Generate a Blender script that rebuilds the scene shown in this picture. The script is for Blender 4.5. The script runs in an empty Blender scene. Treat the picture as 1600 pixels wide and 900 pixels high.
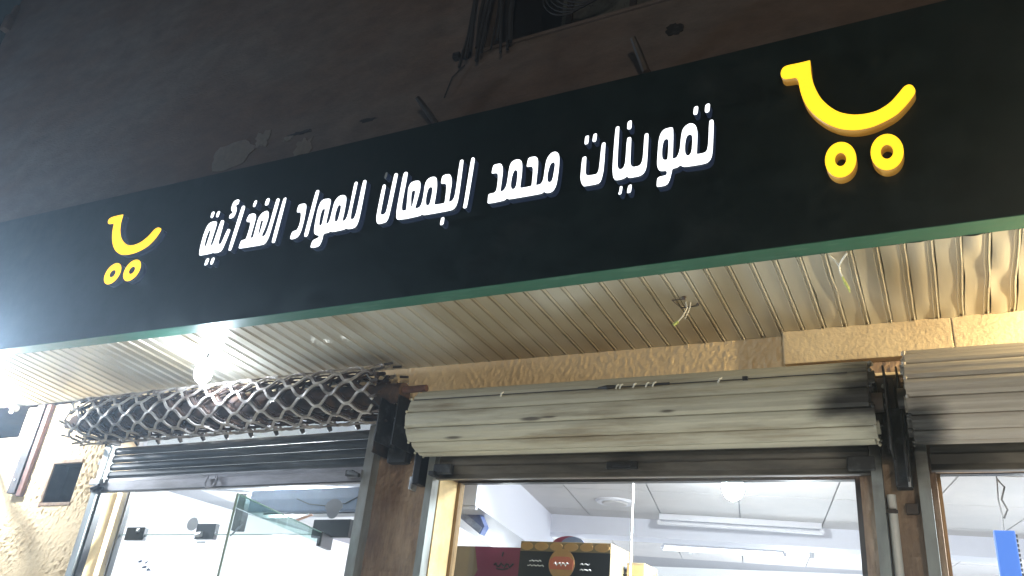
import bpy, bmesh, math, random
from mathutils import Vector, Matrix, noise
random.seed(7)
PI = math.pi
SC = bpy.context.scene
COL = SC.collection

# ------------------------------------------------------------------ camera
cd = bpy.data.cameras.new("camera")
cam = bpy.data.objects.new("camera", cd)
COL.objects.link(cam)
Rv = Vector((0.88811272, 0.44898829, 0.09831231))
Uv = Vector((0.11523461, -0.42457395, 0.89803004))
Fv = Vector((-0.44494581, 0.78622292, 0.42880852))
cam.matrix_world = Matrix(((Rv.x, Uv.x, -Fv.x, 0), (Rv.y, Uv.y, -Fv.y, 0), (Rv.z, Uv.z, -Fv.z, 1.6), (0, 0, 0, 1)))
cd.sensor_width = 36.0
cd.lens = 36.0 * 1266.476 / 1600.0
cd.clip_start = 0.05
cd.clip_end = 500
SC.camera = cam

# ------------------------------------------------------------------ world: night sky
w = bpy.data.worlds.new("World")
SC.world = w
w.use_nodes = True
bg = w.node_tree.nodes["Background"]
bg.inputs[0].default_value = (0.30, 0.42, 0.50, 1)
bg.inputs[1].default_value = 0.035
SC.view_settings.view_transform = 'Standard'
SC.view_settings.look = 'None'
SC.view_settings.gamma = 1.0
SC.view_settings.exposure = 0.0
SC.cycles.use_denoising = True
SC.cycles.max_bounces = 6
SC.cycles.diffuse_bounces = 4
SC.cycles.transparent_max_bounces = 12
SC.cycles.sample_clamp_indirect = 4.0
SC.cycles.volume_bounces = 0
SC.cycles.volume_step_rate = 4
SC.cycles.caustics_reflective = False
SC.cycles.caustics_refractive = False

def light(name, kind, loc, power, color=(1, 1, 1), size=0.1, aim=None, size_y=None, spot=None):
    l = bpy.data.lights.new(name, kind)
    l.energy = power
    l.color = color
    if kind == 'AREA':
        l.shape = 'RECTANGLE'
        l.size = size
        l.size_y = size_y or size
    elif kind == 'SUN':
        l.angle = size
    else:
        l.shadow_soft_size = size
    if kind == 'SPOT' and spot:
        l.spot_size = spot
        l.spot_blend = 0.7
    o = bpy.data.objects.new(name, l)
    COL.objects.link(o)
    o.location = loc
    if aim is not None:
        o.rotation_euler = (Vector(aim) - Vector(loc)).to_track_quat('-Z', 'Y').to_euler()
    return o

# unseen fill lamps, the first behind the camera
light("street_fill", 'AREA', (3.8, -7.5, 2.7), 265, (1.0, 0.86, 0.68), 0.8, (-1.5, 3.9, 3.2), 0.5)
light("street_fill", "AREA", (-12.0, 1.3, 3.1), 220, (0.66, 0.82, 1.0), 0.9, (-5.5, 3.3, 3.8), 0.9)  # added at far left to lift wall and sign like a veil of glare
# added spot just out of view at left; lights the haze for veiling glare
light("glare_spot", "SPOT", (-5.931, 2.850, 3.218), 1500, (0.62, 0.80, 1.0), 0.06, (0.3, -1.0, 1.0), spot=math.radians(100))
# fill strips added behind the shutter bars, aimed out to light the forecourt
for lx, p in ((-4.4, 310), (-0.72, 300), (1.2, 340)):
    light("shop_fill_strip", 'AREA', (lx, 4.44, 2.735), p, (0.92, 0.95, 1.0), 1.15, (lx, 3.0, 0), 0.08)
for lx, ly, lz, p in ((-5.2, 5.6, 2.2, 75), (-3.9, 7.0, 2.2, 70), (-5.3, 8.0, 2.2, 60), (-1.2, 8.2, 2.1, 85), (0.8, 8.0, 2.1, 60),
                  (1.0, 5.6, 2.0, 45), (-0.9, 6.0, 1.6, 14)):
    light("shop_room_fill", 'POINT', (lx, ly, lz), p, (0.90, 0.93, 1.0), 0.12)  # bare unseen points added to brighten the shop inside

# ------------------------------------------------------------------ materials
MATS = {}
def mat(name, col, rough=0.6, metal=0.0, stain=None, stain_scale=2.0, stain_lo=0.45, stain_hi=0.7, grain=0.0,
        bump=0.0, bump_scale=60.0, emit=None, emit_s=0.0, spec=0.5, stretch=(1, 1, 1), fine=0.0, detail=7):
    m = bpy.data.materials.new(name)
    m.use_nodes = True
    nt = m.node_tree
    N, L = nt.nodes, nt.links
    b = N["Principled BSDF"]
    b.inputs["Roughness"].default_value = rough
    b.inputs["Metallic"].default_value = metal
    b.inputs["Specular IOR Level"].default_value = spec
    b.inputs["Base Color"].default_value = (*col, 1)
    geo = N.new("ShaderNodeNewGeometry")
    mp = N.new("ShaderNodeMapping")
    mp.inputs["Scale"].default_value = stretch
    L.new(geo.outputs["Position"], mp.inputs["Vector"])
    cur = None
    if stain or grain:
        rgb = N.new("ShaderNodeRGB")
        rgb.outputs[0].default_value = (*col, 1)
        cur = rgb.outputs[0]
    if stain:
        n = N.new("ShaderNodeTexNoise")
        n.inputs["Scale"].default_value = stain_scale
        n.inputs["Detail"].default_value = detail
        n.inputs["Roughness"].default_value = 0.62
        L.new(mp.outputs[0], n.inputs["Vector"])
        r = N.new("ShaderNodeMapRange")
        r.inputs["From Min"].default_value = stain_lo
        r.inputs["From Max"].default_value = stain_hi
        L.new(n.outputs["Fac"], r.inputs["Value"])
        mx = N.new("ShaderNodeMix")
        mx.data_type = 'RGBA'
        L.new(r.outputs[0], mx.inputs["Factor"])
        L.new(cur, mx.inputs["A"])
        mx.inputs["B"].default_value = (*stain, 1)
        cur = mx.outputs["Result"]
    if grain:
        n = N.new("ShaderNodeTexNoise")
        n.inputs["Scale"].default_value = 14 if not fine else fine
        n.inputs["Detail"].default_value = 8
        n.inputs["Roughness"].default_value = 0.7
        L.new(mp.outputs[0], n.inputs["Vector"])
        r = N.new("ShaderNodeMapRange")
        r.inputs["From Min"].default_value = 0.3
        r.inputs["From Max"].default_value = 0.7
        r.inputs["To Min"].default_value = 1 - grain
        r.inputs["To Max"].default_value = 1 + grain
        L.new(n.outputs["Fac"], r.inputs["Value"])
        h = N.new("ShaderNodeVectorMath")
        h.operation = 'SCALE'
        L.new(cur, h.inputs[0])
        L.new(r.outputs[0], h.inputs["Scale"])
        cur = h.outputs[0]
        r2 = N.new("ShaderNodeMapRange")
        r2.inputs["From Min"].default_value = 0.3
        r2.inputs["From Max"].default_value = 0.7
        r2.inputs["To Min"].default_value = max(0.03, rough - 0.12)
        r2.inputs["To Max"].default_value = min(1, rough + 0.12)
        L.new(n.outputs["Fac"], r2.inputs["Value"])
        L.new(r2.outputs[0], b.inputs["Roughness"])
    if cur is not None:
        L.new(cur, b.inputs["Base Color"])
    if bump:
        n = N.new("ShaderNodeTexNoise")
        n.inputs["Scale"].default_value = bump_scale
        n.inputs["Detail"].default_value = 4
        L.new(mp.outputs[0], n.inputs["Vector"])
        bp = N.new("ShaderNodeBump")
        bp.inputs["Strength"].default_value = 1.0
        bp.inputs["Distance"].default_value = bump
        L.new(n.outputs["Fac"], bp.inputs["Height"])
        L.new(bp.outputs[0], b.inputs["Normal"])
    if emit:
        b.inputs["Emission Color"].default_value = (*emit, 1)
        b.inputs["Emission Strength"].default_value = emit_s
    m["_out"] = 0
    MATS[name] = m
    return m

def glass_mat(name, tint=(0.93, 0.96, 0.95), refl=0.07):
    m = bpy.data.materials.new(name)
    m.use_nodes = True
    nt = m.node_tree
    N, L = nt.nodes, nt.links
    N.remove(N["Principled BSDF"])
    out = N["Material Output"]
    tr = N.new("ShaderNodeBsdfTransparent")
    tr.inputs[0].default_value = (*tint, 1)
    gl = N.new("ShaderNodeBsdfGlossy")
    gl.inputs["Roughness"].default_value = 0.02
    gl.inputs["Color"].default_value = (0.95, 0.97, 1, 1)
    fr = N.new("ShaderNodeFresnel")
    fr.inputs["IOR"].default_value = 1.45
    mx = N.new("ShaderNodeMixShader")
    ge = N.new("ShaderNodeNewGeometry")
    inv = N.new("ShaderNodeMath"); inv.operation = 'SUBTRACT'; inv.inputs[0].default_value = 1.0
    L.new(ge.outputs["Backfacing"], inv.inputs[1])
    mu = N.new("ShaderNodeMath"); mu.operation = 'MULTIPLY'
    L.new(fr.outputs[0], mu.inputs[0]); L.new(inv.outputs[0], mu.inputs[1])
    L.new(mu.outputs[0], mx.inputs[0])
    L.new(tr.outputs[0], mx.inputs[1])
    L.new(gl.outputs[0], mx.inputs[2])
    L.new(mx.outputs[0], out.inputs["Surface"])
    return m

def soot_mask(m, spots, dark=(0.012, 0.011, 0.010)):
    """soot and grease marks with a shape of their own: darkens the base colour round given places"""
    nt = m.node_tree
    N, L = nt.nodes, nt.links
    b = N["Principled BSDF"]
    src = b.inputs["Base Color"].links[0].from_socket if b.inputs["Base Color"].links else None
    geo = N.new("ShaderNodeNewGeometry")
    nz = N.new("ShaderNodeTexNoise")
    nz.inputs["Scale"].default_value = 9
    nz.inputs["Detail"].default_value = 6
    mpn = N.new("ShaderNodeMapping")
    mpn.inputs["Scale"].default_value = (0.35, 1, 1)
    L.new(geo.outputs["Position"], mpn.inputs[0])
    L.new(mpn.outputs[0], nz.inputs["Vector"])
    cur = src
    for (cx, cy, cz, sx, sy, sz) in spots:
        mp = N.new("ShaderNodeMapping")
        mp.vector_type = 'POINT'
        mp.inputs["Location"].default_value = (-cx / sx, -cy / sy, -cz / sz)
        mp.inputs["Scale"].default_value = (1 / sx, 1 / sy, 1 / sz)
        L.new(geo.outputs["Position"], mp.inputs[0])
        ln = N.new("ShaderNodeVectorMath")
        ln.operation = 'LENGTH'
        L.new(mp.outputs[0], ln.inputs[0])
        ad = N.new("ShaderNodeMath")
        ad.operation = 'MULTIPLY_ADD'
        L.new(nz.outputs["Fac"], ad.inputs[0])
        ad.inputs[1].default_value = 1.5
        ad.inputs[2].default_value = -0.75
        sm = N.new("ShaderNodeMath")
        sm.operation = 'ADD'
        L.new(ln.outputs["Value"], sm.inputs[0])
        L.new(ad.outputs[0], sm.inputs[1])
        r = N.new("ShaderNodeMapRange")
        r.interpolation_type = 'SMOOTHSTEP'
        r.inputs["From Min"].default_value = 1.25
        r.inputs["From Max"].default_value = 0.35
        L.new(sm.outputs[0], r.inputs["Value"])
        mx = N.new("ShaderNodeMix")
        mx.data_type = 'RGBA'
        L.new(r.outputs[0], mx.inputs["Factor"])
        if cur is not None:
            L.new(cur, mx.inputs["A"])
        else:
            mx.inputs["A"].default_value = b.inputs["Base Color"].default_value
        mx.inputs["B"].default_value = (*dark, 1)
        cur = mx.outputs["Result"]
    L.new(cur, b.inputs["Base Color"])
    return m

stucco = mat("stucco_cream", (0.80, 0.64, 0.42), 0.9, spec=0.12, stain=(0.60, 0.43, 0.25), stain_scale=1.6, stain_lo=0.55, stain_hi=0.8, grain=0.06, bump=0.0018, bump_scale=75)
pillar_m = mat("stucco_stained", (0.40, 0.29, 0.20), 0.8, stain=(0.17, 0.10, 0.065), stain_scale=2.2, stain_lo=0.38, stain_hi=0.62, grain=0.25, bump=0.004, bump_scale=40, stretch=(2.2, 1, 0.5))
soot_mask(pillar_m, [(-2.88, 3.97, 2.95, 0.25, 0.3, 0.34), (-0.16, 3.95, 2.78, 0.16, 0.4, 0.27)])
beam_m = mat("beam_paint", (0.76, 0.62, 0.41), 0.75, grain=0.06, stain=(0.5, 0.38, 0.24), stain_scale=1.2, bump=0.0045, bump_scale=60)
reveal_m = mat("reveal_paint", (0.72, 0.55, 0.28), 0.6, grain=0.08, stain=(0.5, 0.34, 0.16), stain_scale=3, bump=0.001, bump_scale=40)
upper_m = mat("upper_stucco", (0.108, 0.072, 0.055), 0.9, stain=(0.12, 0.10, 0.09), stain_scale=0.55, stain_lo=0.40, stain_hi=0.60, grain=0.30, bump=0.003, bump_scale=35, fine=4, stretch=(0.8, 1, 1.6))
patch_m = mat("bare_plaster", (0.165, 0.145, 0.125), 0.95, stain=(0.17, 0.14, 0.12), stain_scale=3.5, stain_lo=0.48, stain_hi=0.56, grain=0.2, bump=0.006, bump_scale=20)
sign_m = mat("sign_face_dark_green", (0.005, 0.012, 0.012), 0.42, spec=0.4, grain=0.30, fine=6, stain=(0.014, 0.018, 0.018), stain_scale=2.5, stain_lo=0.55, stain_hi=0.75)
trim_m = mat("sign_trim_green", (0.030, 0.125, 0.082), 0.5, stain=(0.08, 0.19, 0.14), stain_scale=3.0, stain_lo=0.55, stain_hi=0.72, grain=0.12, stretch=(1, 4, 4))
letter_m = mat("letter_face_lit", (0.9, 0.9, 0.9), 0.4, emit=(0.93, 0.97, 1.0), emit_s=1.9)
letter_side_m = mat("letter_return", (0.006, 0.013, 0.013), 0.3, spec=0.4, emit=(0.30, 0.45, 0.95), emit_s=0.04)  # faint blue emission stands in for the halo round the letters
unlit_m = mat("letter_face_unlit", (0.30, 0.33, 0.34), 0.5)
cart_m = mat("cart_face_lit", (0.9, 0.7, 0.05), 0.4, emit=(1.0, 0.60, 0.016), emit_s=1.34)
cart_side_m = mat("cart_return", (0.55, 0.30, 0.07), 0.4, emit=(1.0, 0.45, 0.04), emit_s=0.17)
soffit_m = mat("soffit_metal", (0.60, 0.57, 0.48), 0.30, metal=0.25, stain=(0.42, 0.36, 0.25), stain_scale=1.6, stain_lo=0.50, stain_hi=0.68, detail=0.5, stretch=(1.4, 0.8, 1), bump=0.0008, bump_scale=3)
coil_m = mat("shutter_grey_green", (0.47, 0.445, 0.35), 0.5, stain=(0.24, 0.20, 0.13), stain_scale=3.4, stain_lo=0.50, stain_hi=0.70, grain=0.10, stretch=(0.35, 3, 3))
soot_mask(coil_m, [(-0.24, 3.72, 2.86, 0.24, 0.6, 0.20)])
soot_mask(coil_m, [(-1.85, 3.6, 2.795, 0.07, 0.5, 0.010), (-1.13, 3.6, 2.80, 0.05, 0.5, 0.009), (-2.33, 3.6, 2.725, 0.06, 0.5, 0.008), (-1.75, 3.6, 2.80, 0.05, 0.5, 0.005)], dark=(0.10, 0.085, 0.065))
coil2_m = mat("shutter_beige", (0.42, 0.37, 0.31), 0.5, stain=(0.26, 0.20, 0.14), stain_scale=2.6, stain_lo=0.56, stain_hi=0.72, grain=0.10, stretch=(0.35, 3, 3))
soot_mask(coil2_m, [(-0.07, 3.8, 2.70, 0.12, 0.6, 0.12)])
bar_m = mat("bar_brown_grey", (0.16, 0.145, 0.125), 0.5, stain=(0.05, 0.045, 0.04), stain_scale=3, grain=0.15, stretch=(0.4, 2, 2))
soot_mask(bar_m, [(-0.25, 3.93, 2.62, 0.22, 0.5, 0.12), (-2.5, 3.93, 2.60, 0.09, 0.5, 0.06), (0.0, 3.93, 2.62, 0.22, 0.5, 0.12)])
darkslat_m = mat("slat_dark_grey", (0.030, 0.035, 0.042), 0.42, spec=0.7, stain=(0.12, 0.125, 0.13), stain_scale=4, stain_lo=0.5, stain_hi=0.75, grain=0.2, stretch=(0.3, 2, 2))
bargrey_m = mat("bar_grey_violet", (0.27, 0.265, 0.29), 0.45, metal=0.2, stain=(0.14, 0.13, 0.14), stain_scale=4, grain=0.15, stretch=(0.4, 2, 2))
rail_m = mat("rail_galvanised", (0.33, 0.355, 0.35), 0.45, metal=0.35, stain=(0.2, 0.18, 0.16), stain_scale=5, grain=0.12, stretch=(1, 1, 0.3))
soot_mask(rail_m, [(-0.2, 3.93, 2.70, 0.24, 0.5, 0.16)])
alu_m = mat("aluminium_frame", (0.50, 0.51, 0.53), 0.35, metal=0.6, grain=0.06)
black_m = mat("black_frame", (0.018, 0.018, 0.02), 0.35)
dark_m = mat("dark_steel", (0.035, 0.032, 0.032), 0.5, stain=(0.09, 0.06, 0.045), stain_scale=8, grain=0.2)
soot_m = mat("sooty_steel", (0.016, 0.016, 0.018), 0.65, stain=(0.06, 0.062, 0.065), stain_scale=14, stain_lo=0.5, stain_hi=0.7, grain=0.25)
grille_m = mat("grille_grey_steel", (0.46, 0.42, 0.38), 0.5, metal=0.45, stain=(0.11, 0.085, 0.07), stain_scale=7, stain_lo=0.45, stain_hi=0.65, grain=0.2)
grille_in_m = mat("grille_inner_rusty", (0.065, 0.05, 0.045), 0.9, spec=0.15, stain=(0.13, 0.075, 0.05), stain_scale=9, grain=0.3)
rust_m = mat("rusty_pipe", (0.17, 0.085, 0.065), 0.65, stain=(0.07, 0.04, 0.035), stain_scale=10, grain=0.25)
redpipe_m = mat("red_pipe", (0.30, 0.06, 0.04), 0.5, grain=0.15)
pvc_m = mat("white_pvc", (0.75, 0.75, 0.73), 0.35, grain=0.04)
hole_m = mat("recess_dark", (0.035, 0.032, 0.034), 0.9, grain=0.25, stain=(0.06, 0.055, 0.05), stain_scale=5)
wire_m = mat("wire_white", (0.66, 0.64, 0.56), 0.5)
wiretip_m = mat("wire_yellow_green", (0.42, 0.46, 0.14), 0.5)
cable_m = mat("cable_dark", (0.03, 0.03, 0.032), 0.6, grain=0.1)
cable2_m = mat("cable_grey", (0.028, 0.028, 0.03), 0.6, grain=0.1)
white_wall_m = mat("interior_white", (0.82, 0.82, 0.83), 0.7, grain=0.02)
lav_m = mat("interior_lavender", (0.62, 0.63, 0.72), 0.6, grain=0.03)
tile_m = mat("ceiling_tile", (0.50, 0.485, 0.50), 0.75, grain=0.05, stain=(0.58, 0.55, 0.55), stain_scale=1.5)
grid_m = mat("ceiling_joint", (0.30, 0.30, 0.33), 0.7)
floor_m = mat("shop_floor", (0.22, 0.21, 0.2), 0.3, grain=0.05)
ground_m = mat("concrete_forecourt", (0.44, 0.41, 0.36), 0.85, stain=(0.2, 0.19, 0.17), stain_scale=0.8, grain=0.2, bump=0.004, bump_scale=30)
bulb_m = mat("bulb_lit", (0.9, 0.9, 0.9), 0.4, emit=(0.74, 0.85, 1.0), emit_s=220)
bulb_left_m = mat("bulb_lit_strong", (0.9, 0.9, 0.9), 0.4, emit=(0.90, 0.95, 1.0), emit_s=1600)
bulb_warm_m = mat("bulb_lit_warm", (0.9, 0.9, 0.9), 0.4, emit=(1.0, 0.80, 0.46), emit_s=4200)
bulb_in_m = mat("bulb_lit_indoor", (0.9, 0.9, 0.9), 0.4, emit=(0.95, 0.97, 1.0), emit_s=420)
tube_m = mat("tube_lit", (0.9, 0.9, 0.9), 0.4, emit=(0.93, 0.95, 1.0), emit_s=6)
tube_off_m = mat("tube_unlit", (0.6, 0.6, 0.66), 0.4)
tan_m = mat("carton_tan", (0.21, 0.16, 0.085), 0.6, grain=0.06)
pink_m = mat("print_magenta", (0.20, 0.03, 0.075), 0.45, grain=0.06)
blackprint_m = mat("print_black", (0.02, 0.02, 0.022), 0.4)
orange_m = mat("print_orange", (0.42, 0.25, 0.10), 0.5, grain=0.1, stain=(0.45, 0.26, 0.1), stain_scale=30)
redprint_m = mat("print_red", (0.55, 0.16, 0.10), 0.5)
whiteprint_m = mat("print_white", (0.6, 0.6, 0.6), 0.5)
blue_m = mat("blue_board", (0.10, 0.15, 0.36), 0.4, grain=0.15, stain=(0.25, 0.3, 0.5), stain_scale=9)
led_blue_m = mat("led_sign_blue", (0.012, 0.035, 0.13), 0.3, emit=(0.06, 0.18, 0.55), emit_s=0.55)
slate_m = mat("slate_blue", (0.075, 0.10, 0.17), 0.5, grain=0.15)
sticker_m = mat("sticker_grey", (0.16, 0.17, 0.19), 0.5)
stick_or_m = mat("sticker_orange", (0.45, 0.22, 0.12), 0.5)
glass_m = glass_mat("clear_glass")
glass_edge_m = mat("glass_edge_green", (0.42, 0.56, 0.52), 0.15, emit=None)
glow_m = mat("seam_pale", (0.75, 0.78, 0.8), 0.3)

# ------------------------------------------------------------------ mesh helpers
ORG = {}
class MB:
    def __init__(s, warp=None):
        s.v = []; s.f = []; s.mi = []; s.warp = warp; s.cur = 0
    def add(s, vs, fs):
        o = len(s.v)
        s.v += [Vector(p) for p in vs]
        for f in fs:
            s.f.append([i + o for i in f]); s.mi.append(s.cur)
        return s
    def box(s, x0, x1, y0, y1, z0, z1, rot=None):
        vs = [(x, y, z) for x in (x0, x1) for y in (y0, y1) for z in (z0, z1)]
        if rot:
            vs = [rot(p) for p in vs]
        return s.add(vs, [(0, 1, 3, 2), (4, 6, 7, 5), (0, 4, 5, 1), (2, 3, 7, 6), (0, 2, 6, 4), (1, 5, 7, 3)])
    def prism_x(s, prof, x0, x1):      # closed (y,z) profile swept along x
        n = len(prof)
        vs = [(x0, y, z) for y, z in prof] + [(x1, y, z) for y, z in prof]
        fs = [(i, (i + 1) % n, n + (i + 1) % n, n + i) for i in range(n)]
        fs += [list(range(n))[::-1], [n + i for i in range(n)]]
        return s.add(vs, fs)
    def prism_y(s, prof, y0, y1):      # closed (x,z) profile swept along y
        n = len(prof)
        vs = [(x, y0, z) for x, z in prof] + [(x, y1, z) for x, z in prof]
        fs = [(i, (i + 1) % n, n + (i + 1) % n, n + i) for i in range(n)]
        fs += [list(range(n))[::-1], [n + i for i in range(n)]]
        return s.add(vs, fs)
    def prism_z(s, prof, z0, z1):
        n = len(prof)
        vs = [(x, y, z0) for x, y in prof] + [(x, y, z1) for x, y in prof]
        fs = [(i, (i + 1) % n, n + (i + 1) % n, n + i) for i in range(n)]
        fs += [list(range(n))[::-1], [n + i for i in range(n)]]
        return s.add(vs, fs)
    def tube(s, pts, r, n=8, flat=1.0):
        pts = [Vector(p) for p in pts]
        rings = []
        up0 = Vector((0, 0, 1))
        for i, p in enumerate(pts):
            a = pts[max(0, i - 1)]; b = pts[min(len(pts) - 1, i + 1)]
            d = (b - a).normalized()
            up = up0 if abs(d.dot(up0)) < 0.95 else Vector((0, 1, 0))
            sx = d.cross(up).normalized(); sy = sx.cross(d)
            rr = r[i] if isinstance(r, (list, tuple)) else r
            rings.append([p + sx * math.cos(2 * PI * k / n) * rr + sy * math.sin(2 * PI * k / n) * rr * flat for k in range(n)])
        vs = [q for rg in rings for q in rg]
        fs = []
        for i in range(len(pts) - 1):
            for k in range(n):
                fs.append((i * n + k, i * n + (k + 1) % n, (i + 1) * n + (k + 1) % n, (i + 1) * n + k))
        fs += [list(range(n))[::-1], [(len(pts) - 1) * n + k for k in range(n)]]
        return s.add(vs, fs)
    def ball(s, c, r, nu=14, nv=9, sz=1.0):
        c = Vector(c)
        vs = [c + Vector((0, 0, r * sz)), c - Vector((0, 0, r * sz))]
        for j in range(1, nv):
            t = PI * j / nv
            for i in range(nu):
                a = 2 * PI * i / nu
                vs.append(c + Vector((r * math.sin(t) * math.cos(a), r * math.sin(t) * math.sin(a), r * sz * math.cos(t))))
        fs = []
        for i in range(nu):
            fs.append((0, 2 + i, 2 + (i + 1) % nu))
            fs.append((1, 2 + (nv - 2) * nu + (i + 1) % nu, 2 + (nv - 2) * nu + i))
        for j in range(nv - 2):
            for i in range(nu):
                a = 2 + j * nu
                fs.append((a + i, a + nu + i, a + nu + (i + 1) % nu, a + (i + 1) % nu))
        return s.add(vs, fs)
    def build(s, name, m, parent=None, smooth=False, bevel=0.0, **tags):
        org = ORG.get(parent.name, Vector((0, 0, 0))) if parent is not None else Vector((0, 0, 0))
        vs = s.v
        if s.warp:
            vs = [Vector(s.warp(p)) for p in vs]
        me = bpy.data.meshes.new(name)
        me.from_pydata([p - org for p in vs], [], s.f)
        ms = m if isinstance(m, (list, tuple)) else [m]
        for q in ms:
            me.materials.append(q)
        if len(ms) > 1:
            me.polygons.foreach_set("material_index", s.mi)
        bm = bmesh.new(); bm.from_mesh(me)
        bmesh.ops.recalc_face_normals(bm, faces=bm.faces)
        if bevel:
            bmesh.ops.bevel(bm, geom=[e for e in bm.edges if len(e.link_faces) == 2 and e.calc_face_angle(0) > 0.6],
                            offset=bevel, segments=2, affect='EDGES', profile=0.6)
        bm.to_mesh(me); bm.free()
        if smooth:
            for p in me.polygons: p.use_smooth = True
            try: me.set_sharp_from_angle(angle=math.radians(40))
            except Exception: pass
        o = bpy.data.objects.new(name, me)
        COL.objects.link(o)
        if parent is not None:
            o.parent = parent
            ORG[o.name] = org
        for k, v in tags.items():
            o[k] = v
        return o

def thing(name, label, cat, loc=(0, 0, 0), group=None):
    o = bpy.data.objects.new(name, None)
    o.empty_display_size = 0.1
    COL.objects.link(o)
    o.location = loc
    o["label"] = label; o["category"] = cat
    if group: o["group"] = group
    ORG[o.name] = Vector(loc)
    return o

def share(o, parent, offset, name=None):   # a copy of a part that keeps sharing mesh data
    c = o.copy()
    COL.objects.link(c)
    c.parent = parent
    c.location = Vector(o.location) + Vector(offset)
    return c

YW = 3.976            # outer face of the ground-floor wall
ZB = 3.320            # underside of the sign box
def tilt(p):          # the left shop front is slightly out of level
    k = min(0.0, p[0] + 3.0)
    return (p[0], p[1], p[2] + 0.022 * k)

# ================================================================== ground
g = MB(); g.add([(-60, -40, 0), (60, -40, 0), (60, 60, 0), (-60, 60, 0)], [(0, 1, 2, 3)])
g.build("ground", ground_m, kind="structure")

# ================================================================== building
bld = thing("shop_building", "two-storey stucco building with dark upper wall and cream ground floor holding the shops", "building", (-3.0, 3.976, 0.0))

def relief(mb, x0, x1, z0, z1, y, step, amp, thick=0.16):
    """rough sprayed stucco: a displaced sheet with real relief and returns at its edges"""
    nx = max(2, int(round((x1 - x0) / step)) + 1); nz = max(2, int(round((z1 - z0) / step)) + 1)
    vs = []; fs = []
    for j in range(nz):
        z = z0 + (z1 - z0) * j / (nz - 1)
        for i in range(nx):
            x = x0 + (x1 - x0) * i / (nx - 1)
            edge = 0.0 if i in (0, nx - 1) or j in (0, nz - 1) else 1.0
            n1 = noise.noise(Vector((x * 42, z * 30, 3.1)))
            n2 = noise.noise(Vector((x * 90, z * 66, 7.7)))
            reg = 0.55 + 0.6 * noise.noise(Vector((x * 2.1, z * 3.3, 1.2)))
            h = amp * max(0.0, min(1.0, reg)) * (max(0.0, n1 + 0.05) * 1.6 + n2 * 0.45)
            vs.append((x, y - h * edge, z))
    for j in range(nz - 1):
        for i in range(nx - 1):
            a = j * nx + i
            fs.append((a, a + 1, a + nx + 1, a + nx))
    base = len(mb.v)
    mb.add(vs, fs)
    y2 = y + thick
    mb.add([(x0, y, z0), (x1, y, z0), (x1, y, z1), (x0, y, z1), (x0, y2, z0), (x1, y2, z0), (x1, y2, z1), (x0, y2, z1)],
           [(0, 1, 5, 4), (1, 2, 6, 5), (2, 3, 7, 6), (3, 0, 4, 7), (4, 5, 6, 7)])

# left stretch of wall with the square opening
m = MB(tilt)
relief(m, -6.77, -6.175, 2.30, 3.302, YW, 0.011, 0.013)
relief(m, -6.175, -5.835, 2.815, 3.302, YW, 0.011, 0.013)
relief(m, -6.175, -5.835, 2.30, 2.500, YW, 0.011, 0.013)
relief(m, -5.835, -5.50, 2.30, 3.302, YW, 0.011, 0.013)
relief(m, -6.77, -5.50, 1.3, 2.30, YW, 0.013, 0.013)
m.box(-6.77, -5.50, YW, YW + 0.16, 0.0, 1.3)
m.build("left_wall", stucco, bld)
m = MB(tilt)
m.box(-6.1745, -6.170, YW + 0.006, YW + 0.128, 2.503, 2.812); m.box(-5.840, -5.8355, YW + 0.006, YW + 0.128, 2.503, 2.812)
m.box(-6.170, -5.840, YW + 0.006, YW + 0.128, 2.809, 2.813); m.box(-6.170, -5.840, YW + 0.006, YW + 0.128, 2.502, 2.506)
m.build("opening_lining", hole_m, bld)
m = MB(tilt)
m.box(-6.19, -5.82, YW + 0.13, YW + 0.158, 2.48, 2.83)
m.build("wall_opening", hole_m, bld)
m = MB(tilt)
m.box(-6.185, -5.835, YW - 0.012, YW + 0.02, 2.803, 2.83); m.box(-6.20, -6.172, YW - 0.006, YW + 0.02, 2.47, 2.803)
m.box(-6.172, -5.83, YW - 0.008, YW + 0.02, 2.478, 2.503)
m.build("opening_rim", pillar_m, bld, bevel=0.004)

# header above the shutters, in rough stucco
m = MB(); relief(m, -5.50, -0.60, 3.045, 3.30, YW, 0.0095, 0.0065, 0.18); relief(m, -3.06, -0.60, 2.66, 3.045, YW, 0.02, 0.012, 0.18)
m.build("header_wall", stucco, bld)
m = MB()
m.box(-0.635, 0.1172, YW - 0.052, YW + 0.15, 3.116, 3.3005)
m.build("header_beam", beam_m, bld, bevel=0.006)
m = MB(); m.box(0.119, 3.6, YW - 0.054, YW + 0.15, 3.114, 3.3005); m.build("header_beam", beam_m, bld, bevel=0.006)
m = MB(); relief(m, -0.60, 3.6, 2.62, 3.114, YW + 0.004, 0.02, 0.010, 0.17)
m.build("header_wall", pillar_m, bld)
m = MB(); m.box(-0.33, -0.075, YW - 0.04, YW + 0.02, 3.030, 3.045)
m.build("broken_ledge", stucco, bld, bevel=0.004)

# pillars between the shop fronts
m = MB(); relief(m, -3.075, -2.60, 0.9, 3.05, YW - 0.004, 0.02, 0.009, 0.24); m.box(-3.075, -2.60, YW, YW + 0.24, 0, 0.9)
m.build("pillar", pillar_m, bld)
m = MB(); relief(m, -0.335, -0.025, 0.9, 3.05, YW - 0.004, 0.018, 0.008, 0.24); m.box(-0.335, -0.025, YW, YW + 0.24, 0, 0.9)
m.build("pillar", pillar_m, bld)
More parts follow.
